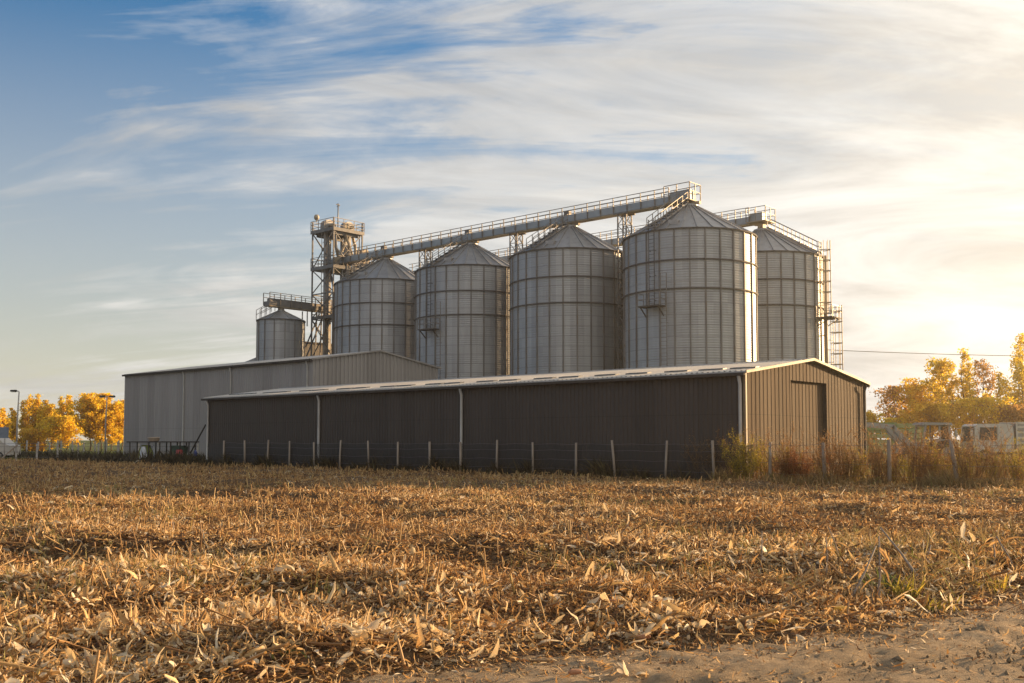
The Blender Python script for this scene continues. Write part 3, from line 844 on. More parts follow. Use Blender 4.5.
for z, ov in ((z_top,0.15),(z_mid,0.12),(z_low,0.0)):
    mb = MB(); mb.box(-ov,TX_+ov,-ov,TY_+ov,z,z+0.10)
    mb.box(-ov-0.02,TX_+ov+0.02,-ov-0.04,-ov-0.005,z-0.18,z+0.2); mb.box(-ov-0.04,-ov-0.005,-ov-0.02,TY_+ov+0.02,z-0.18,z+0.2)
    pl = mb.build('platform', M['steel'], tower)
    mb = MB(); c4 = [(-ov,-ov),(TX_+ov,-ov),(TX_+ov,TY_+ov),(-ov,TY_+ov)]
    for i in range(4):
        a, b = c4[i], c4[(i+1)%4]
        for h in (0.45,0.85,1.25): mb.beam((*a,z+h),(*b,z+h),0.055)
        for k in range(4):
            t = k/3; x = a[0]*(1-t)+b[0]*t; y = a[1]*(1-t)+b[1]*t; mb.beam((x,y,z),(x,y,z+1.25),0.06)
    mb.build('handrail', M['rail'], pl)
mb = MB(); mb.tube([(0.5,-0.1,z_top),(0.5,-0.1,z_top+2.9)],0.07,6); mb.beam((0.25,-0.1,z_top+2.75),(0.75,-0.1,z_top+2.75),0.08); mb.beam((0.5,-0.35,z_top+2.6),(0.5,0.15,z_top+2.6),0.05)
mb.build('mast', M['steel'], tower)
mb = MB(); mb.lathe([(0.02,-0.32),(0.2,-0.28),(0.3,-0.1),(0.3,0.1),(0.2,0.28),(0.02,0.32)],14,True,(0.1,TY_+0.05-0.6,z_top+1.75)); mb.box(0.06,0.14,TY_-0.6,TY_-0.5,z_top+1.2,z_top+1.5); mb.build('beacon', M['ochre'], tower)
mb = MB(); mb.box(0.3,TX_-0.3,0.3,0.5,z_top-0.5,z_top-0.02); mb.box(0.3,TX_-0.3,TY_-0.5,TY_-0.3,z_top-0.5,z_top-0.02); mb.build('head_beam', M['steel'], tower)
# side platform with its drive, towards the rear conveyor
mb = MB(); mb.box(TX_+0.15,TX_+3.6,0.2,2.4,z_mid+0.5,z_mid+0.62)
for (x,y) in ((TX_+0.4,0.4),(TX_+3.4,0.4),(TX_+3.4,2.2),(TX_+0.4,2.2)): mb.beam((x,y,z_mid-4),(x,y,z_mid+0.5),0.1)
pl = mb.build('side_platform', M['steel'], tower)
mb = MB(); c4 = [(TX_+0.15,0.2),(TX_+3.6,0.2),(TX_+3.6,2.4),(TX_+0.15,2.4)]; z = z_mid+0.62
for i in range(4):
    a, b = c4[i], c4[(i+1)%4]
    for h in (0.5,0.95): mb.beam((*a,z+h),(*b,z+h),0.055)
    for k in range(4):
        t = k/3; mb.beam((a[0]*(1-t)+b[0]*t, a[1]*(1-t)+b[1]*t, z),(a[0]*(1-t)+b[0]*t, a[1]*(1-t)+b[1]*t, z+0.95),0.06)
mb.build('handrail', M['rail'], pl)
mb = MB(); mb.box(TX_+0.5,TX_+1.7,0.6,1.6,z,z+1.5); mb.prism([(TX_+0.5,z+1.5),(TX_+1.7,z+1.5),(TX_+1.4,z+2.0),(TX_+0.8,z+2.0)],'y',0.6,1.6); mb.build('drive_housing', M['ochre'], pl)

mb = MB()
mb.tube([(0.6,0.5,z_top+0.6),(0.7,0.4,z_mid+2.2),(2.0,0.3,z_mid+1.0),(2.2,0.3,z_mid+0.2)],0.13,8)
mb.tube([(3.3,2.6,z_top),(2.6,1.8,z_mid+2.4),(2.4,0.5,z_mid+1.6)],0.12,8)
mb.tube([(1.9,3.0,z_mid),(1.9,2.0,z_low+2.5),(2.2,0.4,z_low+1.2),(2.2,0.4,0)],0.11,8)
mb.tube([(TX_-0.25,0.2,z_top+0.1),(TX_-0.25,0.2,z_low)],0.06,6)
mb.build('ductwork', M['galv'], tower)
for bx in ((1.7,2.3,0.1,0.5,z_top+0.1,z_top+0.95),(3.3,3.8,2.2,3.0,z_top+0.1,z_top+0.8),(0.3,0.8,0.1,0.4,z_mid+0.1,z_mid+1.1)): MB().box(*bx).build('control_cabinet', M['ochre'], tower)
mb = MB()
for i in range(14): mb.beam((-0.13,1.5+0.0*i,z_low+i*0.7),(-0.13,1.95,z_low+i*0.7),0.04)
for y in (1.5,1.95): mb.beam((-0.13,y,z_low-4),(-0.13,y,z_top+1.0),0.05)
mb.build('ladder', M['rail'], tower)

def bucket_elevator(x, y, ztop, label, yard_root=TC):
    p = TC + V*x + U*y
    e = thing('bucket_elevator', label, 'elevator', p, PHI, 'bucket elevators in the tower')
    for dx in (-0.25, 0.25):
        mb = MB(); mb.box(dx-0.15,dx+0.15,-0.18,0.18,0.9,ztop)
        zz_ = 2.0
        while zz_ < ztop: mb.box(dx-0.18,dx+0.18,-0.215,0.215,zz_-0.05,zz_+0.05); zz_ += 2.2
        mb.build('trunk', M['galv'], e)
    prof = [(-0.75,ztop),(0.75,ztop)] + [(0.75*math.cos(a), ztop+0.35+0.75*math.sin(a)) for a in [math.pi*k/12 for k in range(13)]]
    MB().prism(prof, 'y', -0.38, 0.38).build('head', M['galv'], e)
    MB().box(-0.7,0.7,-0.35,0.35,0,0.9).build('boot', M['galv'], e)
    MB().tube([(0.0,-0.42,ztop+0.4),(0.0,-0.95,ztop+0.4)],0.2,12).build('motor', M['ochre'], e)
    MB().tube([(0.6,0,ztop+0.1),(1.1,0.2,ztop-0.9),(1.3,-0.6,z_mid+0.75)],0.17,10).build('spout', M['ochre'], e)
bucket_elevator(0.95, 2.3, z_top+0.35, 'grey bucket elevator on the left inside the lattice tower with a rounded head on top')
bucket_elevator(2.9, 1.2, z_top+0.25, 'grey bucket elevator on the right inside the lattice tower, beside the tall silo')
# loose pipes inside the tower
for pts, lab in (([(2.3,0.5,z_top-0.3),(1.4,0.4,z_mid+1.6),(0.9,0.4,z_mid+0.4)],'thin inclined chute pipe on the left in the upper tower bay'),
                 ([(1.9,0.3,z_top-0.3),(3.0,0.4,z_mid+1.7),(3.5,0.3,z_mid+0.7)],'inclined chute pipe on the right in the upper tower bay'),
                 ([(3.6,0.6,z_top-1.2),(3.6,0.6,z_low-0.5),(3.6,0.6,0)],'upright ochre drop pipe at the right edge of the lattice tower')):
    e = MB().tube(pts, 0.15, 10).build('chute_pipe', M['ochre']); e.location = TC; e.rotation_euler = (0,0,PHI); tag(e, lab, 'pipe')

# short conveyor from the tower to the small silo (runs along local x)
sm_zb = at(281, 307, 112).z
sm = thing('conveyor_bridge', 'short dark conveyor bridge from the small silo to the lattice tower', 'conveyor', SS, PHI-math.pi/2)
gallery(sm, -1.9, 7.4, sm_zb, 0.45, 1.0, 0.95, 1.4, M['steel'])
mb = MB(); mb.box(-0.35,0.35,-1.6,6.8,sm_zb+0.45,sm_zb+0.8); mb.build('chain_cover', M['steel'], sm)
MB().box(-0.25,0.25,-0.25,0.25,zsp-0.2,sm_zb-0.11).build('spout', M['ochre'], sm)
mb = MB()
for x in (-0.45,0.45):
    mb.beam((x,2.9,zse-4.2),(x,5.6,sm_zb-0.15),0.12); mb.beam((x,4.7,0),(x,5.2,sm_zb-0.15),0.12); mb.beam((x,6.6,0),(x,6.4,sm_zb-0.15),0.14); mb.beam((x,3.2,sm_zb-0.15),(x,3.2,sm_zb-1.9),0.09)
mb.build('strut', M['steel'], sm)
#PART3

# ------------------------------------------------------------------ fences, lamps, cable
ff = thing('field_fence', 'weathered wooden posts with dark netting along the field edge before the brown shed', 'fence', (FENCE_O.x, FENCE_O.y, 0), PHI)
f_r = random.Random(5)
post_px = [224.6,245.7,267.8,290,315,340,369.5,398,430,461,496.6,533,575.7,615,664.6,713.6,769,824,888,957]
ys = [u_of_px(px, FENCE_O) for px in post_px]
ys = ys + [ys[-1]-2.3, ys[-1]-4.6]
for i, y in enumerate(ys):
    zb = float(height(FENCE_O.x+U.x*y, FENCE_O.y+U.y*y))
    big = 1.15 if y < -1 else 1.0
    hgt = f_r.uniform(1.48,1.62); r = f_r.uniform(0.05,0.062)*big
    lx, ly = f_r.uniform(-.05,.05), f_r.uniform(-.07,.07)
    if abs(y-u_of_px(615,FENCE_O)) < .1: ly = 0.16
    if abs(y-u_of_px(957,FENCE_O)) < .1: ly = 0.22; hgt = 1.62
    MB().tube([(0,y,zb-0.2),(lx*.5,y+ly*.5,zb+hgt*.5),(lx,y+ly,zb+hgt)], [r*1.08,r,r*0.9], 8).build('post', M['wood'], ff)
for z in (0.35,0.75,1.15,1.42):
    mb = MB(); mb.tube([(0.075, y, z+(0.02*math.sin(y*3)) ) for y in np.linspace(ys[-1], ys[0], 90)], 0.006, 4); mb.build('wire', M['wire'], ff)
y0, y1 = u_of_px(752, FENCE_O), u_of_px(207, FENCE_O)
mb = MB(); n = 40
vs = []; fs = []
for i in range(n+1):
    y = y0+(y1-y0)*i/n; zt = 1.40+0.06*math.sin(i*1.7)+0.03*math.sin(i*4.1)
    vs += [(0.085,y,0.02),(0.085,y,zt)]
    if i: fs.append((2*i-2,2*i,2*i+1,2*i-1))
mb.add(vs, fs); mb.build('netting', M['net'], ff, False)

# pale posts and wire at the left edge of the yard
lf_o = Vector((-43, 76, 0)); lf_d = Vector((18.5, 4.0, 0)); lf_l = lf_d.length; lf_d.normalize()
lf = thing('wire_fence', 'low wire fence on grey concrete posts before the golden trees on the left', 'fence', lf_o, math.atan2(lf_d.y, lf_d.x))
for i in range(14):
    x = lf_l*i/13; h = 1.45+0.12*math.sin(i*2.3)
    MB().box(x-0.06,x+0.06,-0.06,0.06,-0.2,h).build('post', M['cpost'], lf)
for z in (0.3,0.7,1.1,1.35):
    MB().tube([(0,-0.07,z),(lf_l,-0.07,z)], 0.012, 4).build('wire', M['wire'], lf)
MB().beam((4.6,-0.1,0),(6.0,-0.05,1.3),0.09).build('brace', M['wood'], lf)
# second row of pale posts further back
lf2 = thing('post_row', 'row of thin pale posts standing farther back on the grass under the golden trees', 'fence', Vector((-58,112,0)), 0.12)
for i in range(24):
    MB().box(1.2*i-0.07,1.2*i+0.07,-0.07,0.07,-0.1,1.45+0.12*math.sin(i*1.9)).build('post', M['cpost'], lf2)

def lamp(px, ytop, Y, label, twin):
    p = at(px, 450, Y); h = at(px, ytop, Y).z
    e = thing('street_lamp', label, 'lamp', (p.x, Y, 0))
    MB().tube([(0,0,0),(0.0,0,h*.6),(0.08,0,h)], [0.085,0.065,0.05], 8).build('pole', M['cpost'], e)
    for s in ((-1,1) if twin else (-1,)):
        MB().tube([(0.08,0,h-0.03),(0.08+s*0.12,0,h+0.05),(0.08+s*0.2,0,h+0.05)], 0.04, 6).build('arm', M['cpost'], e)
        hd = MB(); hd.prism([(-0.35,0.0),(-0.25,0.14),(0.25,0.16),(0.35,0.05),(0.3,-0.02)],'y',-0.14,0.14)
        hd = hd.build('lamp_head', M['darktrim'], e); hd.location = (0.08+s*0.45,0,h); hd.scale = (0.75,1,0.9)
        g = MB().box(-0.24,0.24,-0.11,0.11,-0.06,-0.022).build('lens', M['lampglass'], hd)
lamp(16.5, 391.5, 84, 'single armed street lamp on a tall pole near the left edge', False)
lamp(105, 397, 92, 'tall lamp pole with two heads in front of the round golden trees', True)
p = at(5, 432, 80); sg = thing('road_sign', 'blue grey sign panel seen from behind on a thin pole at the far left', 'sign', (p.x, 80, 0))
MB().tube([(0,0,0),(0,0,2.65)],0.05,8).build('pole', M['cpost'], sg); MB().box(-0.45,0.30,-0.05,-0.02,1.75,2.6).build('panel', M['signback'], sg)

a = S5 - U*(SR+0.6) + V*0.5; a.z = at(842, 349.5, 91).z; b = at(1330, 352, 110)
cab = MB().tube([a*(1-t)+b*t - Vector((0,0,1.6*4*t*(1-t)*0.35)) for t in np.linspace(0,1,24)], 0.03, 6).build('power_cable', M['ochre']); tag(cab, 'thin overhead cable running from the back silo to the right edge', 'cable')

# ------------------------------------------------------------------ low shelter with clutter left of the shed
CAN = at(132, 462, 71); CAN.z = 0
cw = at(195, 462, 71).x - CAN.x
cz = at(160, 442.5, 71).z
can = thing('low_shelter', 'low flat roofed shelter on thin posts full of clutter, in front of the grey warehouse', 'shelter', CAN, 0.0)
MB().box(-0.15,cw,-0.7,0.9,cz,cz+0.08).build('roof', M['darktrim'], can)
for x in (0.05,1.35,2.1,2.85,3.5,cw-0.25):
    for y in (-0.6,0.8): MB().box(x-0.035,x+0.035,y-0.035,y+0.035,0,cz).build('post', M['darktrim'], can)
MB().box(0.1,cw-0.2,0.82,0.86,0.1,0.5).build('back_rail', M['wood'], can)
def rel(px): return at(px, 455, 71).x
def item(o, label, cat): return tag(o, label, cat)
def clump(n, seed, sx, sy, sz):
    r = random.Random(seed); mb = MB(); k = 16
    for j in range(5):
        z = sz*j/4
        pass
    vs = []; fs = []
    for j in range(6):
        z = sz*j/5; s = 1-0.55*(j/5)**1.5
        for i in range(k):
            a = 2*math.pi*i/k; rr = s*(1+0.22*math.sin(3*a+j)+0.12*r.uniform(-1,1))
            vs.append((sx*rr*math.cos(a), sy*rr*math.sin(a), z))
    for j in range(5):
        for i in range(k):
            fs.append((j*k+i, j*k+(i+1)%k, (j+1)*k+(i+1)%k, (j+1)*k+i))
    fs.append(tuple(5*k+i for i in range(k)))
    mb.add(vs, fs, True); return mb
o = clump(0,1,0.62,0.4,1.25).build('tarpaulin_heap', M['lime']); o.location = (rel(145),71.2,0); tag(o,'yellow green tarpaulin heaped under the left end of the low shelter','tarpaulin')
o = clump(0,2,0.30,0.22,1.15).build('plastic_sack', M['sheet']); o.location = (rel(146),70.55,0.0); tag(o,'pale bluish plastic sack standing before the yellow green tarpaulin','sack')
for px, lab in ((154.5,'pale upright pipe in the middle of the low shelter, nearer its left end'),(159,'pale upright pipe in the low shelter, nearer the dark green bin')):
    o = MB().tube([(0,0,0),(0.03,0,1.3)],0.06,8).build('standing_pipe', M['sheet']); o.location = (rel(px),70.9,0); tag(o, lab, 'pipe')
e = thing('waste_bin', 'dark green bin with lid under the right end of the low shelter', 'bin', (rel(178.5),71.1,0))
MB().prism([(-0.42,0.12),(0.42,0.12),(0.5,1.1),(-0.5,1.1)],'y',-0.4,0.4).build('body', M['darkgreen'], e); MB().prism([(-0.53,1.103),(0.53,1.103),(0.4,1.22),(-0.4,1.22)],'y',-0.44,0.44).build('lid', M['darkgreen'], e)
for x in (-0.3,0.3): MB().tube([(x,-0.35,0.1),(x,-0.28,0.1)],0.1,10).build('wheel', M['tyre'], e)
e = thing('barrel', 'red plastic barrel standing before the dark green bin', 'barrel', (rel(182.5),70.3,0))
MB().lathe([(0.01,0),(0.21,0),(0.23,0.1),(0.22,0.3),(0.24,0.33),(0.22,0.36),(0.22,0.62),(0.24,0.65),(0.22,0.68),(0.22,0.88),(0.20,0.93),(0.01,0.93)],20).build('body', M['red'], e); MB().lathe([(0.01,0.931),(0.19,0.931),(0.19,0.97),(0.01,0.97)],16,False).build('lid', M['darktrim'], e)
e = MB().lathe([(0.01,0),(0.30,0),(0.37,0.06),(0.38,0.22),(0.42,0.24),(0.42,0.28),(0.01,0.29)],20).build('tub', M['tan']); e.location = (rel(153.5),71.0,cz+0.081); tag(e,'round tan tub with dark rim on top of the low shelter','tub')
e = MB().tube([(rel(192.5),70.6,0.75),(at(205.5,425,66.2).x,66.2,at(206,425,66.2).z)],0.05,8).build('leaning_pole', M['darktrim']); tag(e,'dark pole leaning from the low shelter towards the corner of the brown shed','pole')
e = MB().lathe([(0.01,0),(0.13,0),(0.14,0.3),(0.06,0.4),(0.05,0.46),(0.01,0.46)],14).build('jerrycan', M['blue']); e.location = (rel(198),70.4,0.45); tag(e,'small blue canister on the pale rail beside the brown shed','canister')
e = MB(); e.beam((rel(191),70.4,0.40),(rel(204.5),70.4,0.40),0.30,0.06)
for x in (rel(192),rel(203.5)): e.beam((x,70.4,0),(x,70.4,0.37),0.07)
e = e.build('low_bench', M['sheet']); tag(e,'pale low bench between the low shelter and the brown shed','bench')

# ------------------------------------------------------------------ vehicles on the right
def wheel(root, x, y, r, w, name='wheel', zc=None):
    zc = r if zc is None else zc
    t = MB(); prof = [(r*0.55,-w/2),(r*0.92,-w/2),(r,-w*0.3),(r,w*0.3),(r*0.92,w/2),(r*0.55,w/2)]
    n = 28; vs = []; fs = []
    for (rr, yy) in prof:
        for k in range(n):
            a = 2*math.pi*k/n; vs.append((x+rr*math.cos(a), y+yy, zc+rr*math.sin(a)))
    for i in range(len(prof)-1):
        for k in range(n): fs.append((i*n+k, i*n+(k+1)%n, (i+1)*n+(k+1)%n, (i+1)*n+k))
    t.add(vs, fs, True); t = t.build('wheel', M['tyre'], root)
    MB().tube([(x,y-w*0.35,zc),(x,y+w*0.35,zc)], r*0.56, 18).build('rim', M['greypaint'], t)

def gz(p): return float(height(p.x, p.y))
# tractor with a raised front loader, facing left
p = at(932, 455, 62); p.z = gz(p)
tr = thing('tractor', 'old tractor with an open framed cab and raised grey loader arms in the weeds', 'tractor', p)
MB().prism([(-2.3,0.75),(-2.25,1.3),(-1.9,1.42),(-0.85,1.5),(-0.85,0.7)],'y',-0.38,0.38).build('bonnet', M['greypaint'], tr)
MB().box(-2.2,0.9,-0.25,0.25,0.45,0.72).build('chassis', M['darktrim'], tr)
cabn = MB()
for x, xt in ((-0.85,-0.62),(0.85,0.78)):
    for y in (-0.68,0.68): cabn.beam((x,y,0.9),(xt,y,2.5),0.11)
for y in (-0.68,0.68): cabn.beam((0.25,y,0.9),(0.2,y,2.5),0.08); cabn.beam((-0.85,y,0.95),(0.85,y,0.95),0.10)
for z in (1.0,2.45): cabn.beam((-0.7,-0.68,z),(-0.7,0.68,z),0.09); cabn.beam((0.8,-0.68,z),(0.8,0.68,z),0.09)
cabn = cabn.build('cab_frame', M['greypaint'], tr)
MB().prism([(-0.85,2.5),(0.95,2.5),(0.9,2.63),(-0.75,2.66)],'y',-0.8,0.8).build('roof', M['greypaint'], tr)
MB().box(0.83,0.85,-0.6,0.6,1.05,2.4).build('rear_window', M['glass'], tr)
MB().prism([(0.1,1.0),(0.6,1.0),(0.68,1.75),(0.55,1.75),(0.5,1.15),(0.1,1.15)],'y',-0.28,0.28).build('seat', M['darktrim'], tr)
st = MB(); st.tube([(-0.75,0,1.2),(-0.4,0,1.55)],0.03,6); st.tube([(-0.42+0.05*math.cos(a)-0.0, 0.2*math.cos(a), 1.55+0.2*math.sin(a)*0.6) for a in np.linspace(0,2*math.pi,17)],0.02,5); st.build('steering_wheel', M['darktrim'], tr)
for y in (-0.75,0.75):
    wheel(tr, 0.55, y*1.05, 0.78, 0.42); wheel(tr, -1.75, y*0.9, 0.48, 0.3)
    MB().prism([(-0.25,1.25),(0.0,1.62),(0.9,1.66),(1.25,1.35),(1.2,1.3),(0.88,1.6),(0.05,1.56),(-0.18,1.22)],'y',y*1.05-0.2,y*1.05+0.2).build('mudguard', M['greypaint'], tr)
    arm = MB(); arm.beam((-0.95,y*0.75,1.15),(-1.55,y*0.75,1.35),0.14,0.26); arm.beam((-1.5,y*0.75,1.25),(-2.55,y*0.75,2.42),0.14,0.26); arm.beam((-2.48,y*0.75,2.40),(-4.35,y*0.75,2.55),0.14,0.26)
    arm = arm.build('loader_arm', M['greypaint'], tr); MB().tube([(-1.6,y*0.75,1.0),(-2.5,y*0.75,2.1)],0.05,8).build('ram', M['galv'], arm)
MB().prism([(-4.2,2.1),(-4.3,2.8),(-4.4,2.8),(-4.35,2.2),(-5.1,2.05),(-5.1,1.98)],'y',-0.9,0.9).build('bucket', M['greypaint'], tr)
MB().tube([(-1.5,-0.2,1.45),(-1.5,-0.2,2.2)],0.04,8).build('exhaust', M['darktrim'], tr)

# slatted green trailer behind it
p = at(891, 455, 70); p.z = gz(p)
gt = thing('farm_trailer', 'green farm trailer with sun bleached slatted sides behind the tractor arms', 'trailer', p)
MB().box(-1.9,1.8,-1.0,1.0,0.75,0.95).build('chassis', M['greenpaint'], gt)
for y in (-1.02, 1.02):
    mb = MB()
    for z in (1.0,1.36,1.72,2.08,2.44): mb.box(-1.9,1.8,y-0.02,y+0.02,z,z+0.27)
    sd = mb.build('side_board', M['palegreen'], gt)
    for x in (-1.88,-0.3,0.7,1.78): MB().box(x-0.05,x+0.05,y+(-0.065 if y<0 else 0.022),y+(-0.022 if y<0 else 0.065),0.8,2.75).build('upright', M['greenpaint'], sd)
for x in (-1.92,1.82): MB().box(x-0.02,x+0.02,-1.0,1.0,0.96,2.72).build('end_board', M['palegreen'], gt)
mb = MB(); mb.box(-2.0,0.05,-1.12,1.12,2.73,2.78); mb.box(-2.0,0.05,-1.13,-1.095,2.25,2.73); mb.build('tarpaulin', M['greenpaint'], gt)
MB().beam((-1.9,0,0.7),(-3.4,0,0.55),0.12).build('drawbar', M['darktrim'], gt)
for x in (-1.2,1.1):
    for y in (-0.9,0.9): wheel(gt, x, y, 0.42, 0.25)

# lorry facing left
p = at(986, 455, 72); p.z = gz(p)
lo = thing('lorry', 'dusty white lorry facing left with a ribbed silver load body at the right edge', 'lorry', p)
cabp = [(-1.28,0.75),(-1.33,1.45),(-1.16,2.6),(-1.0,2.72),(1.12,2.72),(1.33,2.64),(1.43,2.42),(1.46,2.1),(1.46,0.75)]
cb = MB().prism(cabp,'y',-1.1,1.1).build('cab', M['white'], lo)
for y in (-1,1):
    g = MB().prism([(-1.02,1.55),(-0.92,2.5),(0.28,2.5),(0.28,1.55)],'y',y*1.103-0.008,y*1.103+0.008).build('side_window', M['glass'], cb)
    mb = MB()
    for q0,q1 in (((-1.02,1.55),(-0.92,2.5)),((-0.92,2.5),(0.28,2.5)),((0.28,1.55),(-1.02,1.55))): mb.beam((q0[0],y*1.11,q0[1]),(q1[0],y*1.11,q1[1]),0.07,0.05)
    mb.build('window_frame', M['white'], g)
    dm = MB().prism([(-1.1,0.95),(-1.1,1.5),(0.32,1.5),(0.32,0.95)],'y',y*1.11-0.012,y*1.11+0.012).build('door', M['white'], cb)
    MB().box(0.1,0.26,y*1.13-0.015,y*1.13+0.015,1.38,1.43).build('handle', M['darktrim'], dm)
    MB().box(0.34,0.66,y*1.13-0.03,y*1.13+0.03,1.15,2.66).build('air_deflector', M['white'], cb)
    mb = MB(); mb.tube([(-1.2,y*1.1,2.45),(-1.5,y*1.25,2.4),(-1.5,y*1.25,1.6),(-1.25,y*1.1,1.55)],0.025,6); mb.box(-1.56,-1.48,y*1.25-0.13,y*1.25+0.13,1.85,2.3); mb.build('wing_mirror', M['white'], cb)
    MB().box(-1.36,-1.32,y*0.8-0.16,y*0.8+0.16,0.85,1.05).build('headlight', M['lampglass'], cb)
    wheel(lo, -0.55, y*0.98, 0.5, 0.3); wheel(lo, 3.4, y*0.95, 0.5, 0.4); wheel(lo, 4.6, y*0.95, 0.5, 0.4)
MB().prism([(1.5,-0.95),(1.5,0.95),(2.45,0.85),(2.45,-0.85)],'y',0,0.01).build('windscreen', M['glass'], cb).rotation_euler = (0,0,0)
ws = [c for c in cb.children if c.name.startswith('windscreen')][0]
me = ws.data; me.clear_geometry(); me.from_pydata([(-1.338,-0.98,1.5),(-1.338,0.98,1.5),(-1.188,0.95,2.52),(-1.188,-0.95,2.52),(-1.32,-0.98,1.5),(-1.32,0.98,1.5),(-1.17,0.95,2.52),(-1.17,-0.95,2.52)],[],[(0,1,2,3),(4,7,6,5),(0,4,5,1),(1,5,6,2),(2,6,7,3),(3,7,4,0)])
MB().box(-1.40,-1.3,-1.1,1.1,0.45,0.75).build('bumper', M['darktrim'], lo)
MB().box(-1.2,5.9,-0.4,0.4,0.55,0.74).build('chassis', M['darktrim'], lo)
bd = MB().box(1.62,5.9,-1.15,1.15,0.95,2.78).build('load_body', M['galv'], lo)
for y in (-1,1):
    mb = MB()
    for z in (0.95,1.32,1.69,2.06,2.43,2.72): mb.box(1.60,5.92,y*1.153-0.03,y*1.153+0.03,z,z+0.13)
    for x in (1.62,3.0,4.4,5.85): mb.box(x-0.05,x+0.05,y*1.19-0.03,y*1.19+0.03,0.95,2.85)
    mb.build('rib', M['white'], bd)

# van at the far left edge
p = at(0, 450, 82)
van = thing('parked_van', 'white van parked at the far left edge behind the wire fence', 'van', (p.x-1.0, 82, 0))
bd = MB().prism([(-2.2,0.4),(-2.25,1.9),(-2.1,2.0),(1.0,2.0),(1.7,1.35),(2.2,1.15),(2.25,0.4)],'y',-0.9,0.9).build('body', M['white'], van)
for y in (-1,1):
    MB().prism([(-1.9,1.3),(-1.85,1.8),(0.9,1.8),(1.35,1.3)],'y',y*0.903-0.006,y*0.903+0.006).build('side_window', M['glass'], bd)
    wheel(van,-1.4,y*0.8,0.34,0.2); wheel(van,1.4,y*0.8,0.34,0.2)

# ------------------------------------------------------------------ trees
def quads_from(cen, ax, ay):
    v = np.stack([cen-ax-ay, cen+ax-ay, cen+ax+ay, cen-ax+ay], 1)
    n = len(cen); q = np.arange(n*4).reshape(n,4)
    return v.reshape(-1,3), q

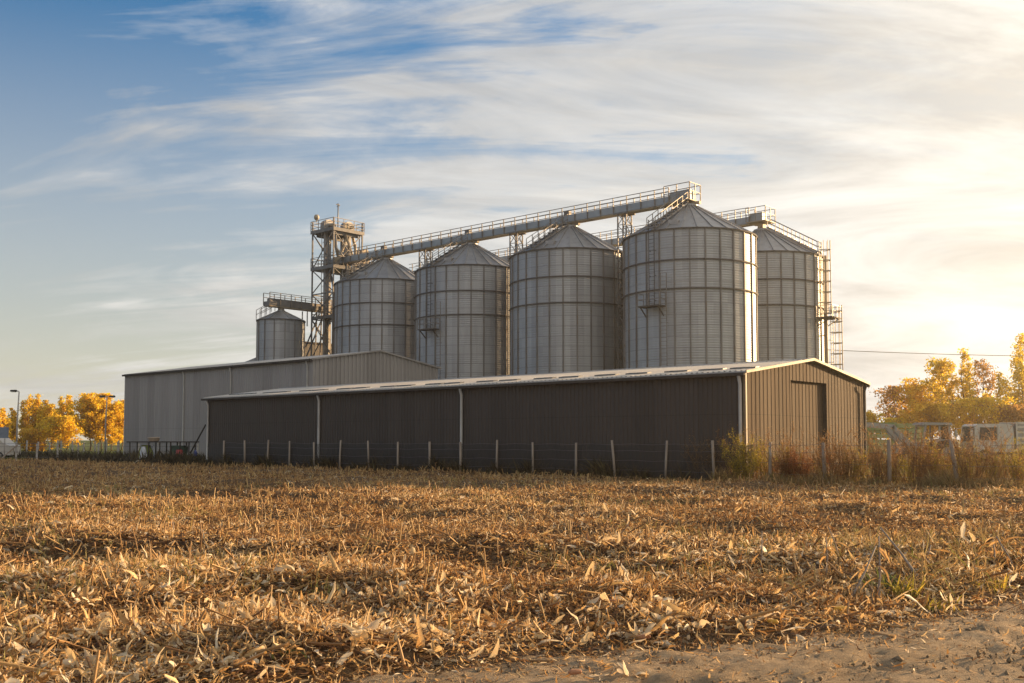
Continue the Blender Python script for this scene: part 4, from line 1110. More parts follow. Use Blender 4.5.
def make_tree(label, name, px, ytop, wpx, Y, mat, kind, seed, leaves=2600, size=0.13, group=None):
    rs = np.random.RandomState(seed); r = random.Random(seed)
    base = at(px, 445, Y); base.z = gz(base) - 0.05
    H = at(px, ytop, Y).z - base.z; Wd = wpx*Y/F
    t = thing(name, label, 'tree' if name.endswith('tree') else 'bush', base, r.uniform(0,6.28), group)
    mb = MB(); cl = []
    pop = kind == 'poplar'
    path = [Vector((Wd*0.03*math.sin(i*1.3+seed), Wd*0.03*math.cos(i*1.7+seed), H*0.96*i/8)) for i in range(9)]
    rad = [max(0.02, H*0.014*(1-i/8.5)) for i in range(9)]
    if kind != 'bush': mb.tube(path, rad, 7)
    nl = {'poplar':44,'round':34,'sparse':28,'bush':16}[kind]
    if pop:                                            # several upright leaders, each a loose plume of short side twigs
        nlead = 4
        for li in range(nlead):
            az = li*2.1+r.uniform(-.4,.4); hl = H*(1.0, .86, .93, .74)[li]*r.uniform(.95,1.0); ro = Wd*(0.06, .30, .24, .36)[li]
            sx_, sy_ = ro*math.cos(az), ro*math.sin(az)
            lp_ = [Vector((sx_*min(1,2.2*t)+Wd*.03*math.sin(5*t+li), sy_*min(1,2.2*t)+Wd*.03*math.cos(4*t+li), hl*(0.06+0.94*t))) for t in np.linspace(0,1,9)]
            mb.tube(lp_, [max(.012, H*.006*(1-i/8.5)) for i in range(9)], 5)
            for k in range(20):
                tk = 0.16+0.84*(k+r.random())/20; jj = min(7,int(tk*8)); c0 = lp_[jj].lerp(lp_[jj+1], tk*8-jj)
                rr = Wd*0.24*max(0,1-tk)**0.7*(0.6+0.5*r.random())+0.04*Wd*r.random(); a2 = r.uniform(0,6.28)
                c1 = c0+Vector((rr*math.cos(a2), rr*math.sin(a2), rr*1.3))
                if c1.z > H: c1.z = H-0.1*r.random()
                if k % 2 == 0: mb.tube([c0,c1],0.012,4)
                cl.append((c0.lerp(c1,.75), r.uniform(.4,1.3)*(1.1-.5*tk), r.uniform(-.22,.22)))
        nl = 0
    for i in range(nl):
        f = (i+0.5)/nl
        t0 = {'poplar':0.12+0.84*f,'round':0.16+0.74*f,'sparse':0.18+0.78*f,'bush':0.02}[kind]
        k = t0*8; j = min(7,int(k)); s = path[j].lerp(path[j+1], k-j)
        az = i*2.4+r.uniform(-.5,.5)
        up = {'poplar':R(r.uniform(55,69)),'round':R(r.uniform(15,55)),'sparse':R(r.uniform(35,65)),'bush':R(r.uniform(25,85))}[kind]
        prof = {'poplar': 0.08+0.95*(1-f)**0.75*min(1,0.40+f*2.0), 'round': math.sin(math.pi*(0.2+0.72*f))**0.6, 'sparse': 0.55+0.5*math.sin(math.pi*(0.25+0.7*f)),'bush':1.0}[kind]
        ln = Wd*0.5*prof*r.uniform(0.75,1.15)/max(0.35,math.cos(up)) * 1.0
        if kind == 'bush': ln = r.uniform(0.5,1.0)*H/max(0.5,math.sin(up)) if up > R(50) else Wd*0.5*r.uniform(.6,1.1)
        d = Vector((math.cos(az)*math.cos(up), math.sin(az)*math.cos(up), math.sin(up)))
        e = s + d*ln
        if e.z > H: e = s + d*(ln*(H-s.z)/max(0.1,(e.z-s.z))*r.uniform(.62,1.0))
        mid = s.lerp(e,0.5) + Vector((0,0,-0.04*ln))
        mb.tube([s, mid, e], [max(0.018,rad[j]*0.42), max(0.014,rad[j]*0.25), 0.012], 5)
        for q in range(5 if not pop else 4):
            u_ = 0.35+0.65*q/4
            c = s.lerp(e, u_); sp = Wd*(0.07 if pop else 0.10)
            cc = c + Vector((rs.normal(0,sp), rs.normal(0,sp), rs.normal(0,sp)*0.9))
            if q%2 == 0 and kind in ('sparse','round'): mb.tube([c, cc], 0.012, 4)
            cl.append((cc, r.uniform(0.5,1.25), r.uniform(-0.22,0.22)))
    mb.build('trunk', M['bark'], t)
    wts = np.array([c[1] for c in cl]); wts /= wts.sum()
    ci = rs.choice(len(cl), leaves, p=wts)
    C_ = np.array([tuple(c[0]) for c in cl])[ci]; T_ = np.array([c[2] for c in cl])[ci]
    sg = Wd*(0.045 if pop else 0.044) + 0.06
    off = rs.normal(0, sg, (leaves,3)); off[:,2] *= 0.85
    P_ = C_ + off
    hi = P_[:,2] > H; P_[hi,2] = H-(P_[hi,2]-H)*2.0
    P_[:,2] = np.maximum(P_[:,2], 0.15)
    a = rs.normal(0,1,(leaves,3)); a /= np.linalg.norm(a,axis=1,keepdims=True)
    b = np.cross(a, rs.normal(0,1,(leaves,3))); b /= np.linalg.norm(b,axis=1,keepdims=True)
    sz = size*rs.uniform(0.6,1.3,(leaves,1))
    v, q = quads_from(P_, a*sz, b*sz*0.75)
    tint = np.clip(0.5+T_+rs.normal(0,0.18,leaves), 0, 1)
    np_mesh('crown', v, q, M[mat], np.repeat(tint,4), False, t)
    return t

gl = 'golden trees left of the warehouse'; gr = 'autumn trees right of the shed'
left = [
 ('narrow golden poplar at the very left edge behind the sign','poplar_tree',1,408,13,150,'gold','poplar',1900),
 ('slim golden poplar just left of the single armed lamp','poplar_tree',11.5,408,11,156,'gold','poplar',1500),
 ('tall yellow poplar just right of the single armed lamp','poplar_tree',28,394,14,158,'gold','poplar',2400),
 ('tall yellow poplar second to the right of the single armed lamp','poplar_tree',36.5,394,13,160,'gold','poplar',2200),
 ('shorter golden poplar third to the right of the single armed lamp','poplar_tree',44,400,13,157,'gold','poplar',2000),
 ('low golden tree in the dip between the two poplar clumps on the left','autumn_tree',51,404,18,155,'gold','poplar',2600),
 ('slim olive gold poplar, left one of the close pair among the left trees','poplar_tree',60.5,394,11,162,'olive','poplar',2000),
 ('slim golden poplar, right one of the close pair among the left trees','poplar_tree',67.5,395,12,161,'gold','poplar',2000),
 ('broad golden tree left of the twin headed lamp','autumn_tree',90,393.5,27,152,'gold','round',4200),
 ('upright golden tree behind the twin headed lamp','autumn_tree',101,393,20,160,'gold','round',3200),
 ('golden tree between the twin headed lamp and the warehouse','autumn_tree',112,401,24,154,'gold','round',3300),
 ('golden tree partly hidden by the left corner of the warehouse','autumn_tree',122,400,20,166,'gold','round',2600),
 ('wide rust brown bush below the tall yellow poplars on the left','autumn_bush',30,428,30,146,'amber','bush',2400),
 ('low golden bush below the close pair of poplars on the left','autumn_bush',60,416,32,147,'gold','round',2600),
]
for i, (lab,nm,px,yt,w,Y,mat,kd,lv) in enumerate(left): make_tree(lab,nm,px,yt,w*(1.5 if kd=='poplar' else 1.15),Y,mat,kd,100+i,int(lv*(1.7 if kd=='poplar' else 2.4)),0.10,gl)
right = [
 ('small dark olive tree right against the far corner of the shed','autumn_tree',871,410,16,112,'olive','round',1500),
 ('thin brown tree with sparse leaves and bare twigs right of the shed','autumn_tree',896,386,36,116,'brownleaf','sparse',1500),
 ('rounded golden orange tree between the bare brown tree and the tall olive one','autumn_tree',921,378,38,114,'gold','round',4200),
 ('tall loose olive gold tree with sky showing through, above the tractor cab','autumn_tree',942,358,30,110,'olive','sparse',2300),
 ('tallest slim golden poplar above the post right of the tractor','poplar_tree',964,348,22,108,'olive','poplar',3000),
 ('thin half bare tree between the slim poplar and the lorry','autumn_tree',985,359,24,118,'brownleaf','sparse',1300),
 ('small golden poplar above the lorry cab','poplar_tree',1001,370,22,110,'olive','poplar',2200),
 ('tall olive gold poplar cut off by the right edge','poplar_tree',1026,333,34,104,'olive','poplar',4200),
 ('olive tree outside the right edge beside the tall cut off poplar','autumn_tree',1062,345,50,112,'olive','round',3500),
 ('wide amber thicket behind the tractor','autumn_bush',935,404,58,104,'amber','sparse',2800),
 ('golden thicket behind the lorry cab','autumn_bush',980,398,52,103,'gold','sparse',2600),
 ('brown thicket behind the load body of the lorry at the right edge','autumn_bush',1020,405,54,102,'brownleaf','sparse',2800),
 ('low brown hedge bush behind the green trailer','autumn_bush',900,418,40,106,'olive','sparse',1600),
]
for i, (lab,nm,px,yt,w,Y,mat,kd,lv) in enumerate(right): make_tree(lab,nm,px,yt,w*(1.5 if kd=='poplar' else 1.1),Y,mat,kd,300+i,int(lv*(1.3 if kd=='poplar' else 1.9)),0.085,gr)
#PART4

# ------------------------------------------------------------------ field litter
def strips(pos, yaw, pitch, curv, length, width, roll, segs, prof, across=2, cup=0.0, twist=0.0, ragged=0.0):
    n = len(pos); pts = np.zeros((n,segs+1,3)); pts[:,0] = pos
    a = pitch.copy(); L_ = length/segs
    T = np.zeros((n,segs+1,3))
    for k in range(segs):
        d = np.stack([np.cos(yaw)*np.cos(a), np.sin(yaw)*np.cos(a), np.sin(a)], -1)
        T[:,k] = d; pts[:,k+1] = pts[:,k] + d*L_[:,None]; a = a + curv/segs + ragged*rs.normal(0,.55,n); yaw = yaw + ragged*rs.normal(0,.5,n)
    T[:,segs] = T[:,segs-1]
    side = np.stack([-np.sin(yaw), np.cos(yaw), np.zeros(n)], -1)[:,None,:].repeat(segs+1,1)
    nor = np.cross(T, side)
    ro = roll[:,None] + twist*np.linspace(0,1,segs+1)[None,:]*np.sign(roll)[:,None]
    w = side*np.cos(ro)[...,None] + nor*np.sin(ro)[...,None]
    up = np.cross(T, w)
    hw = (width[:,None]*np.asarray(prof)[None,:])[...,None]*0.5
    if ragged: hw = hw*rs.uniform(1-ragged*.9,1+ragged*.5,hw.shape)
    hw2 = hw*rs.uniform(1-ragged*.9,1+ragged*.4,hw.shape) if ragged else hw
    if across == 2: vs = np.stack([pts-w*hw, pts+w*hw2], 2)
    else: vs = np.stack([pts-w*hw, pts+up*hw*cup, pts+w*hw2], 2)
    m = (segs+1)*across
    b = np.arange(n)[:,None,None]*m + np.arange(segs)[None,:,None]*across + np.arange(across-1)[None,None,:]
    q = np.stack([b, b+1, b+1+across, b+across], -1).reshape(-1,4)
    return vs.reshape(-1,3), q, m

def cat(parts):
    V_, Q_, T_ = [], [], []; o = 0
    for v, q, t in parts: V_.append(v); Q_.append(q+o); T_.append(t); o += len(v)
    return np.concatenate(V_), np.concatenate(Q_), np.concatenate(T_)

rs = np.random.RandomState(11)
def field_points(n, y0, y1, power=1.0):
    y = y0 + (y1-y0)*rs.rand(n)**power
    x = (rs.rand(n)*2-1)*(0.56*y+2.5)
    d, t = yard(x, y)
    e_ = y-edge_y(x); ok = (d < -0.15) & (e_ > 0.22*rs.randn(n)*np.abs(rs.randn(n))) & ((e_ > 0.9) | (rs.rand(n) < 0.30+0.7*np.clip(e_/0.9,0,1)))
    # litter thins out just outside the field edge
    return x[ok], y[ok]

def patch(x, y):
    return 0.5*np.sin(0.9*x+0.35*y+1)+0.5*np.sin(0.37*x-1.1*y+2)+0.4*np.sin(1.9*x+2.3*y)

parts = []
# broken leaves
for n, y0, y1, l0, l1, w0, w1, sg in ((120000,5.2,13,.02,.15,.004,.024,4),(90000,12,24,.03,.14,.009,.028,3),(80000,22,46,.05,.16,.014,.036,2),(24000,44,90,.10,.3,.03,.07,2)):
    x, y = field_points(n, y0, y1)
    k = len(x); z = height(x, y)
    L_ = rs.uniform(l0,l1,k)*rs.choice([.6,1,1.4],k); 
    lift = rs.rand(k) + 0.30*np.clip((y-11)/6,0,1)
    pos = np.stack([x,y,z+rs.uniform(0.0,0.05,k)],-1)
    pitch = np.where(lift<0.80, rs.normal(0.10,0.25,k), rs.uniform(0.3,1.3,k)); curv = np.where(lift<0.80, rs.normal(-0.3,0.7,k), rs.uniform(-2.2,0.3,k))
    prof = {4:[.7,1,1,.8,.4],3:[.7,1,.85,.35],2:[.8,1,.45]}[sg]
    v, q, m = strips(pos, rs.uniform(0,6.283,k), pitch, curv, L_, rs.uniform(w0,w1,k), rs.normal(0,0.7,k), sg, prof, twist=1.1, ragged=.75)
    t = np.clip(0.46+0.19*patch(x*.8,y*.8)-0.03*np.clip((y-12.5)/5,0,1)+rs.normal(0,0.26,k),0,1)
    parts.append((v,q,np.repeat(t,m)))
# dark decayed thatch lying flat
for n, y0, y1 in ((60000,5.2,16),(45000,15,34)):
    x, y = field_points(n, y0, y1); k = len(x)
    v, q, m = strips(np.stack([x,y,height(x,y)+0.008],-1), rs.uniform(0,6.283,k), rs.normal(0.02,.1,k), rs.normal(0,.3,k), rs.uniform(.08,.35,k), rs.uniform(.01,.03,k), rs.normal(0,.3,k), 2, [.8,1,.3])
    parts.append((v,q,np.repeat(np.clip(rs.normal(0.12,0.1,k),0,1),m)))
# sparse scraps on the track
x = rs.uniform(-6,9,6000); off = rs.exponential(0.75,6000); y = edge_y(x)-off+0.1; ok = y > 4.6; x, y = x[ok], y[ok]; k = len(x)
v, q, m = strips(np.stack([x,y,np.full(k,-0.025)],-1), rs.uniform(0,6.283,k), rs.normal(.15,.2,k), rs.normal(0,.7,k), rs.uniform(.02,.11,k), rs.uniform(.006,.018,k), rs.normal(0,.6,k), 3, [.6,1,.8,.3], ragged=.5)
parts.append((v,q,np.repeat(np.clip(rs.normal(0.5,.25,k),0,1),m)))
v, q, t = cat(parts)
tag(np_mesh('corn_litter', v, q, M['residue'], t), kind='stuff')

# pale cupped husks
parts = []
for n, y0, y1, sc in ((15000,5.2,15,1.0),(10000,14,34,1.1)):
    x, y = field_points(n, y0, y1); keep = (patch(x*0.8,y*0.9) + rs.normal(0,.5,len(x)) + 1.3*np.exp(-((y-9.6)/1.8)**2)*(x < 1.6) - 0.5*(y > 13)) > -0.05; x, y = x[keep], y[keep]; k = len(x)
    p_ = rs.uniform(-0.1,0.65,k)
    v, q, m = strips(np.stack([x,y,height(x,y)+0.02],-1), rs.uniform(0,6.283,k), p_, rs.uniform(-1.6,0.8,k), rs.gamma(5,.027,k)*sc, rs.gamma(5,.0095,k)*sc, rs.normal(0,.7,k), 4, [.5,1,1,.8,.25], across=3, cup=0.45, twist=.6, ragged=.55)
    parts.append((v,q,np.repeat(np.clip(rs.normal(0.84,.13,k),0,1),m)))
v, q, t = cat(parts)
tag(np_mesh('husk_litter', v, q, M['residue'], t, smooth=True), kind='stuff')

def np_tubes(p0, p1, r, n=5):
    d = p1-p0; d /= np.linalg.norm(d,axis=1,keepdims=True)
    a = np.cross(d, np.array([0.3,0.9,0.1])); a /= np.linalg.norm(a,axis=1,keepdims=True); b = np.cross(d,a)
    vs = []
    for P_ in (p0,p1):
        for k in range(n):
            t = 2*math.pi*k/n; vs.append(P_ + (a*math.cos(t)+b*math.sin(t))*r[:,None])
    vs = np.stack(vs,1); m = 2*n
    base = np.arange(len(p0))[:,None,None]*m
    k = np.arange(n)
    q = np.stack([k,(k+1)%n,n+(k+1)%n,n+k],-1)[None]
    return vs.reshape(-1,3), (base+q).reshape(-1,4), m

# standing stubble in drilled rows and fallen stalk pieces
rows = []
for c in np.arange(-70, 110, 0.74):
    s = np.arange(-60, 60, 0.21); s = s + rs.normal(0,.05,len(s))
    cc = c + rs.normal(0,.05,len(s))
    th = 0.20
    rows.append(np.stack([s*math.cos(th)-cc*math.sin(th)*0, cc + s*math.sin(th)],-1))
g = np.concatenate(rows); x, y = g[:,0], g[:,1]
d, t_ = yard(x,y)
ok = (d<-0.3)&(y>edge_y(x)+0.25)&(np.abs(x)<0.56*y+2)&(y<90)&(rs.rand(len(x))<np.where(y<11,0.42,0.8))
x, y = x[ok], y[ok]; k = len(x); z = height(x,y)
hh = rs.gamma(4,.035,k)+.04; hh = np.minimum(hh,.38)
lean = rs.normal(0,.28,(k,2))*hh[:,None]
p0 = np.stack([x,y,z-.02],-1); p1 = p0 + np.concatenate([lean, hh[:,None]],1)
v1, q1, m1 = np_tubes(p0,p1,rs.uniform(.007,.013,k)*(1+np.clip(y-15,0,40)/60))
tt = np.clip(rs.normal(.54,.2,k),0,.88)
parts = [(v1,q1,np.repeat(tt,m1))]
for rep in range(2):
    sel = rs.rand(k) < 0.5; ks = sel.sum()
    v, q, m = strips(p0[sel]+(p1-p0)[sel]*rs.uniform(.2,.9,(ks,1)), rs.uniform(0,6.283,ks), rs.uniform(.1,1.3,ks), rs.uniform(-2.6,-.3,ks), rs.uniform(.05,.18,ks), rs.uniform(.010,.026,ks)*(1+y[sel]/60), rs.normal(0,.5,ks), 3, [.7,1,.8,.1], twist=.9)
    parts.append((v,q,np.repeat(np.clip(rs.normal(.5,.2,ks),0,.9),m)))
x, y = field_points(9000,5.2,32); k = len(x); yaw = rs.uniform(0,6.283,k); L_ = rs.uniform(.08,.5,k)
p0 = np.stack([x,y,height(x,y)+.015],-1); p1 = p0 + np.stack([np.cos(yaw)*L_,np.sin(yaw)*L_,rs.normal(.03,.07,k)],-1)
v, q, m = np_tubes(p0,p1,rs.uniform(.006,.013,k)); parts.append((v,q,np.repeat(np.clip(rs.normal(.4,.2,k),0,.9),m)))
# a few green volunteers
x, y = field_points(6500,7,42); keep = patch(x*.6+2,y*.5)>.35; x,y = x[keep],y[keep]; k = len(x); idx_ = np.repeat(np.arange(k),6); n6 = len(idx_)
v, q, m = strips(np.stack([x[idx_]+rs.normal(0,.05,n6),y[idx_]+rs.normal(0,.05,n6),height(x,y)[idx_]],-1), rs.uniform(0,6.283,n6), rs.uniform(.7,1.5,n6), rs.uniform(-1.2,0,n6), rs.uniform(.06,.22,n6), rs.uniform(.006,.014,n6), rs.normal(0,.5,n6), 3, [.7,1,.8,.1])
parts.append((v,q,np.full(len(v),0.97)))
v, q, t = cat(parts)
tag(np_mesh('corn_stubble', v, q, M['stubble'], t), kind='stuff')

# soil clods and pebbles along the track edge
x = np.concatenate([rs.uniform(-7,9,9000)]); y = edge_y(x) - rs.exponential(1.3,len(x)) + 0.25; ok = y>4.5; x,y = x[ok],y[ok]; k = len(x)
s = rs.gamma(1.6,.0035,k)+.002
oct_ = np.array([(1,0,0),(0,1,0),(-1,0,0),(0,-1,0),(0,0,1),(0,0,-1)],float)
tri = np.array([(0,1,4),(1,2,4),(2,3,4),(3,0,4),(1,0,5),(2,1,5),(3,2,5),(0,3,5)])
vv = oct_[None]*(s[:,None,None]*rs.uniform(.6,1.4,(k,6,1))) + np.stack([x,y,np.full(k,-.028)],-1)[:,None,:]
qq = (np.arange(k)[:,None,None]*6 + tri[None]).reshape(-1,3)
tag(np_mesh('soil_clods', vv.reshape(-1,3), qq, M['track'], smooth=True), kind='stuff')

# dry grass and undergrowth belts
def grass(name, mat, n, d0, d1, t0, t1, h0, h1, tm, ts, w=0.012, seed=1, clumpy=0.5):
    r = np.random.RandomState(seed)
    d = r.uniform(d0,d1,n); t = r.uniform(t0,t1,n)
    keep = (np.sin(t*2.1+d)+np.sin(t*.77+2)+r.normal(0,.8,n)) > -1+clumpy*0
    d, t = d[keep], t[keep]; k = len(d)
    x = FENCE_O.x+V.x*d+U.x*t; y = FENCE_O.y+V.y*d+U.y*t
    hv = (0.7+0.3*np.sin(t*1.3)+0.25*np.sin(t*3.1+1))
    L_ = r.uniform(h0,h1,k)*hv
    v, q, m = strips(np.stack([x,y,height(x,y)-.01],-1), r.uniform(0,6.283,k), r.uniform(.9,1.5,k), r.uniform(-1.3,.1,k), L_, r.uniform(.6,1.5,k)*w*(1+L_), r.normal(0,.5,k), 3, [1,.9,.6,.1], twist=.5)
    return tag(np_mesh(name, v, q, M[mat], np.repeat(np.clip(r.normal(tm,ts,k),0,1),m)), kind='stuff')
grass('dry_grass', 'drygrass', 9000, -0.9, 0.9, -14, 0.5, .25, .75, .5, .25, .016, 1)
grass('dry_grass', 'drygrass', 5000, -0.7, 0.5, 0.5, 45, .08, .30, .35, .2, .02, 2)
grass('undergrowth', 'undergrowth', 18000, -0.1, 1.0, 2, 41, .2, 1.0, .5, .3, .03, 3)
grass('undergrowth', 'undergrowth', 15000, -0.6, 3.5, 39, 86, .3, 1.0, .4, .25, .045, 4)
grass('dry_grass', 'drygrass', 15000, 0.9, 14, -32, -0.8, .25, .62, .32, .25, .022, 5)
# turf behind the left fence
r = np.random.RandomState(9); n = 26000; y = r.uniform(80,112,n); x = -r.uniform(.36,.56,n)*y
v, q, m = strips(np.stack([x,y,height(x,y)],-1), r.uniform(0,6.283,n), r.uniform(1,1.5,n), r.uniform(-.8,0,n), r.uniform(.15,.4,n), np.full(n,.06), r.normal(0,.5,n), 2, [1,.8,.1])
tag(np_mesh('turf', v, q, M['green'], np.repeat(r.rand(n),m)), kind='stuff')

# individual weeds in front of the gable and along the right hand fence
def weed_proto(label, mat, H, nst, seed, leafy, group, spread=0.35):
    r = np.random.RandomState(seed)
    e = thing('weed_plant', label, 'plant', (0,0,0), 0, group)
    base = np.stack([r.normal(0,.12,nst),r.normal(0,.12,nst),np.zeros(nst)],-1)
    yaw = r.uniform(0,6.283,nst); pit = r.uniform(1.05,1.5,nst); cv = r.uniform(-.5,.15,nst); L_ = H*r.uniform(.6,1.05,nst)
    sp = []; lp = []
    for roll in (0.0,1.57):
        v, q, m = strips(base,yaw,pit,cv,L_,np.full(nst,.019),np.full(nst,roll),5,[1,.9,.8,.65,.5,.25]); sp.append((v,q,np.repeat(r.uniform(0,.5,nst),m)))
        cl = (v.reshape(nst,6,2,3).mean(2))
    # side twigs
    nt = 7; si = np.repeat(np.arange(nst),nt); f = r.uniform(1.2,4.9,len(si)); j = f.astype(int); fr = (f-j)[:,None]
    p = cl[si,j]*(1-fr)+cl[si,np.minimum(j+1,5)]*fr
    ty = r.uniform(0,6.283,len(si)); tl = H*r.uniform(.08,.24,len(si))
    v, q, m = strips(p,ty,r.uniform(.5,1.2,len(si)),r.uniform(-.3,.6,len(si)),tl,np.full(len(si),.011),r.normal(0,.5,len(si)),3,[1,.9,.8,.5]); sp.append((v,q,np.repeat(r.uniform(0,.6,len(si)),m)))
    tw = v.reshape(len(si),4,2,3).mean(2)
    v,q,t = cat(sp); np_mesh('stems', v, q, M[mat], t, parent=e)
    nl = int(leafy); li = r.randint(0,len(si),nl*nst); lj = r.randint(0,4,len(li))
    p = tw[li,lj] + r.normal(0,.035,(len(li),3)); p[:,2] = np.maximum(p[:,2],.05)
    v, q, m = strips(p,r.uniform(0,6.283,len(li)),r.uniform(-.6,1.0,len(li)),r.uniform(-1.2,.3,len(li)),r.uniform(.03,.09,len(li)),r.uniform(.012,.03,len(li)),r.normal(0,.8,len(li)),2,[.5,1,.15])
    np_mesh('leaves', v, q, M[mat], np.repeat(np.clip(r.normal(.55,.25,len(li)),0,1),m), parent=e)
    return e
wr = random.Random(21)
KIN = {
 'tan': [('weed_tan',2.3,16,41,34),('weed_tan',1.9,18,42,40)],
 'yellow': [('weed_yellow',1.8,15,43,60)],
 'red': [('weed_red',1.5,16,44,70)],
}
TXT = {'tan':'tall tan dry weed', 'yellow':'bushy yellow green weed', 'red':'rust red leafy weed'}
def plant(zone, zonetxt, kinds, spots):
    protos = {}
    for i, (px, off, sc) in enumerate(spots):
        kd = kinds[i % len(kinds)] if isinstance(kinds,(list,tuple)) else kinds
        o = FENCE_O + V*off; y = u_of_px(px, o); p = o + U*y
        p.z = float(height(p.x,p.y))
        kk = (kd, i % len(KIN[kd]))
        lab = TXT[kd]+' '+zonetxt
        if kk not in protos:
            m_,H_,ns,sd,lf_ = KIN[kd][kk[1]]
            protos[kk] = w = weed_proto(lab,m_,H_,ns,sd+len(zone),lf_,TXT[kd]+'s '+zonetxt)
        else: w = copy_tree(protos[kk])
        w.location = p; w.rotation_euler.z = wr.uniform(0,6.28); w.scale = (sc*wr.uniform(.85,1.1),)*2+(sc*wr.uniform(.9,1.1),)
plant('g','in front of the sunlit gable wall',['tan','tan','yellow','tan','red','tan'],[(px+wr.uniform(-3,3),wr.uniform(.1,.8),wr.choice([.55,.65,.7,.8,.95,1.1])) for px in range(752,862,5)])
plant('g2','low against the sunlit gable wall',['red'],[(788,.2,.85),(796,.3,.95),(803,.15,.8),(781,.2,.7)])
plant('c','at the near corner of the brown shed',['yellow'],[(737,-.1,.95),(744,.0,1.05),(748,-.2,.8)])
plant('c2','before the dark wall close to its near corner',['tan'],[(703,.25,.85),(711,.3,.95),(720,.3,.9),(728,.3,.75),(692,.3,.6)])
plant('r','along the post fence right of the shed',['yellow','tan','tan','tan'],[(px+wr.uniform(-4,4),wr.uniform(-.1,1.6),wr.choice([.5,.6,.75,.9,1.05])) for px in range(866,1040,6)])
plant('r2','below the tractor cab',['red'],[(918,2.2,.95),(926,2.0,1.0),(938,2.4,.9)])
plant('r3','in front of the lorry',['tan'],[(px,wr.uniform(1.5,6),wr.uniform(.45,.75)) for px in range(962,1050,6)])
plant('r4','between the green trailer and the fence',['tan','yellow'],[(px,wr.uniform(2,8),wr.uniform(.45,.7)) for px in range(868,962,8)])

# broken corn stalks standing at the right of the field
def corn_stalk(label, px0, py0, px1, py1, lean_y=0.1, r0=0.013, leaves=3, seed=0):
    b = onground(px0,py0); top = at(px1,py1,b.y+lean_y)
    b.z = float(height(b.x,b.y))-.02
    t = thing('corn_stalk', label, 'corn stalk', b)
    e = top-b; m_ = e*0.5+Vector((0.02,0.01,0.0))
    MB().tube([(0,0,0),tuple(e*.25+Vector((.008,0,0))),tuple(m_),tuple(e)], [r0*1.2,r0,r0*.9,r0*.6], 7).build('stem', M['wood'], t)
    r = np.random.RandomState(seed+50)
    for i in range(leaves):
        f = r.uniform(.35,.95); s = e*f
        v,q,m = strips(np.array([tuple(s)]),r.uniform(0,6.28,1),r.uniform(-.9,.7,1),r.uniform(-1.7,-.3,1),r.uniform(.15,.32,1),r.uniform(.016,.03,1),r.normal(0,.4,1),9,[.5,.9,1,1,.95,.9,.8,.6,.35,.08],across=3,cup=.35,twist=1.6)
        np_mesh('leaf', v,q,M['residue'],np.full(len(v),r.uniform(.35,.7)),True,t)
cs = [
 ('thin upright broken corn stalk left of the leaning stalk group',840,562,828,526,.0,.010,2),
 ('short stalk stub with a hanging leaf left of the thin upright stalk',826,571,826,537,.05,.010,2),
 ('dark upright corn stalk in the middle of the leaning stalk group',878,600,879,536,.0,.013,3),
 ('thick corn stalk leaning far left in the leaning stalk group',922,586,880,527,.3,.015,1),
 ('corn stalk leaning right at the left of the leaning stalk group',848,596,876,546,.2,.012,2),
 ('bent corn stalk with hanging leaves at the right of the leaning stalk group',921,572,931,545,.1,.011,4),
 ('dry stalk with long hanging leaves close to the right edge',1016,573,996,536,.1,.012,4),
 ('stalk with drooping pale leaves left of the one at the right edge',994,570,993,540,.1,.011,5),
 ('small single stalk standing in the middle distance on the left',172,545,172,518,.0,.010,1),
 ('thin upright stalk between the leaning group and the field weeds',759,566,762,531,.0,.009,2),
]
for i,(lab,a0,b0,a1,b1,ly,r0,lv) in enumerate(cs): corn_stalk(lab,a0,b0,a1,b1,ly,r0,lv+2,i)
r = np.random.RandomState(77); n = 2600
cy = r.uniform(10.3,17,n); cpx = r.normal(935,62,n); keep = (np.sin(cpx*.11+cy*1.7)+np.sin(cpx*.043+cy*.9+1)+r.normal(0,.5,n)) > 0.15
cy = cy[keep]; cx = (cpx[keep]-512)/F*cy; ok = cy > edge_y(cx)+.25; cx, cy = cx[ok], cy[ok]; n = len(cx)
v,q,m = strips(np.stack([cx,cy,height(cx,cy)-.01],-1),r.uniform(0,6.28,n),r.uniform(.7,1.5,n),r.uniform(-1.9,.1,n),r.uniform(.10,.42,n),r.uniform(.006,.02,n),r.normal(0,.6,n),4,[.8,1,.8,.6,.15],twist=.9,ragged=.35)
tag(np_mesh('dry_grass',v,q,M['drygrass'],np.repeat(np.clip(r.normal(.55,.25,n),0,1),m)),kind='stuff')
def green_tuft(px,py,seed,label,n=26,H=.3):
    b = onground(px,py); r = np.random.RandomState(seed); b.z = float(height(b.x,b.y))
    v,q,m = strips(np.stack([r.normal(0,.10,n),r.normal(0,.07,n),np.zeros(n)],-1),r.uniform(0,6.28,n),r.uniform(.6,1.45,n),r.uniform(-1.4,.1,n),r.uniform(.4,1,n)*H,r.uniform(.010,.024,n),r.normal(0,.5,n),4,[.6,1,.9,.6,.1])
    o = np_mesh('green_weed',v,q,M['weed_yellow' if seed%2 else 'green'],np.repeat(r.rand(n),m)); o.location = b; tag(o,label,'weed')
green_tuft(905,597,1,'yellow green weed growing at the foot of the leaning corn stalks',60,.32)
green_tuft(938,606,3,'low yellow green weed at the track edge right of the leaning stalks',40,.18)
green_tuft(888,590,2,'green leafy weed at the foot of the dark upright stalk',40,.30)
green_tuft(276,668,2,'small green seedling tuft in the bottom left foreground',16,.10)
green_tuft(172,632,4,'tiny green tuft in the litter on the left',18,.10)
green_tuft(990,590,5,'yellowish weed near the right edge of the field',40,.22)

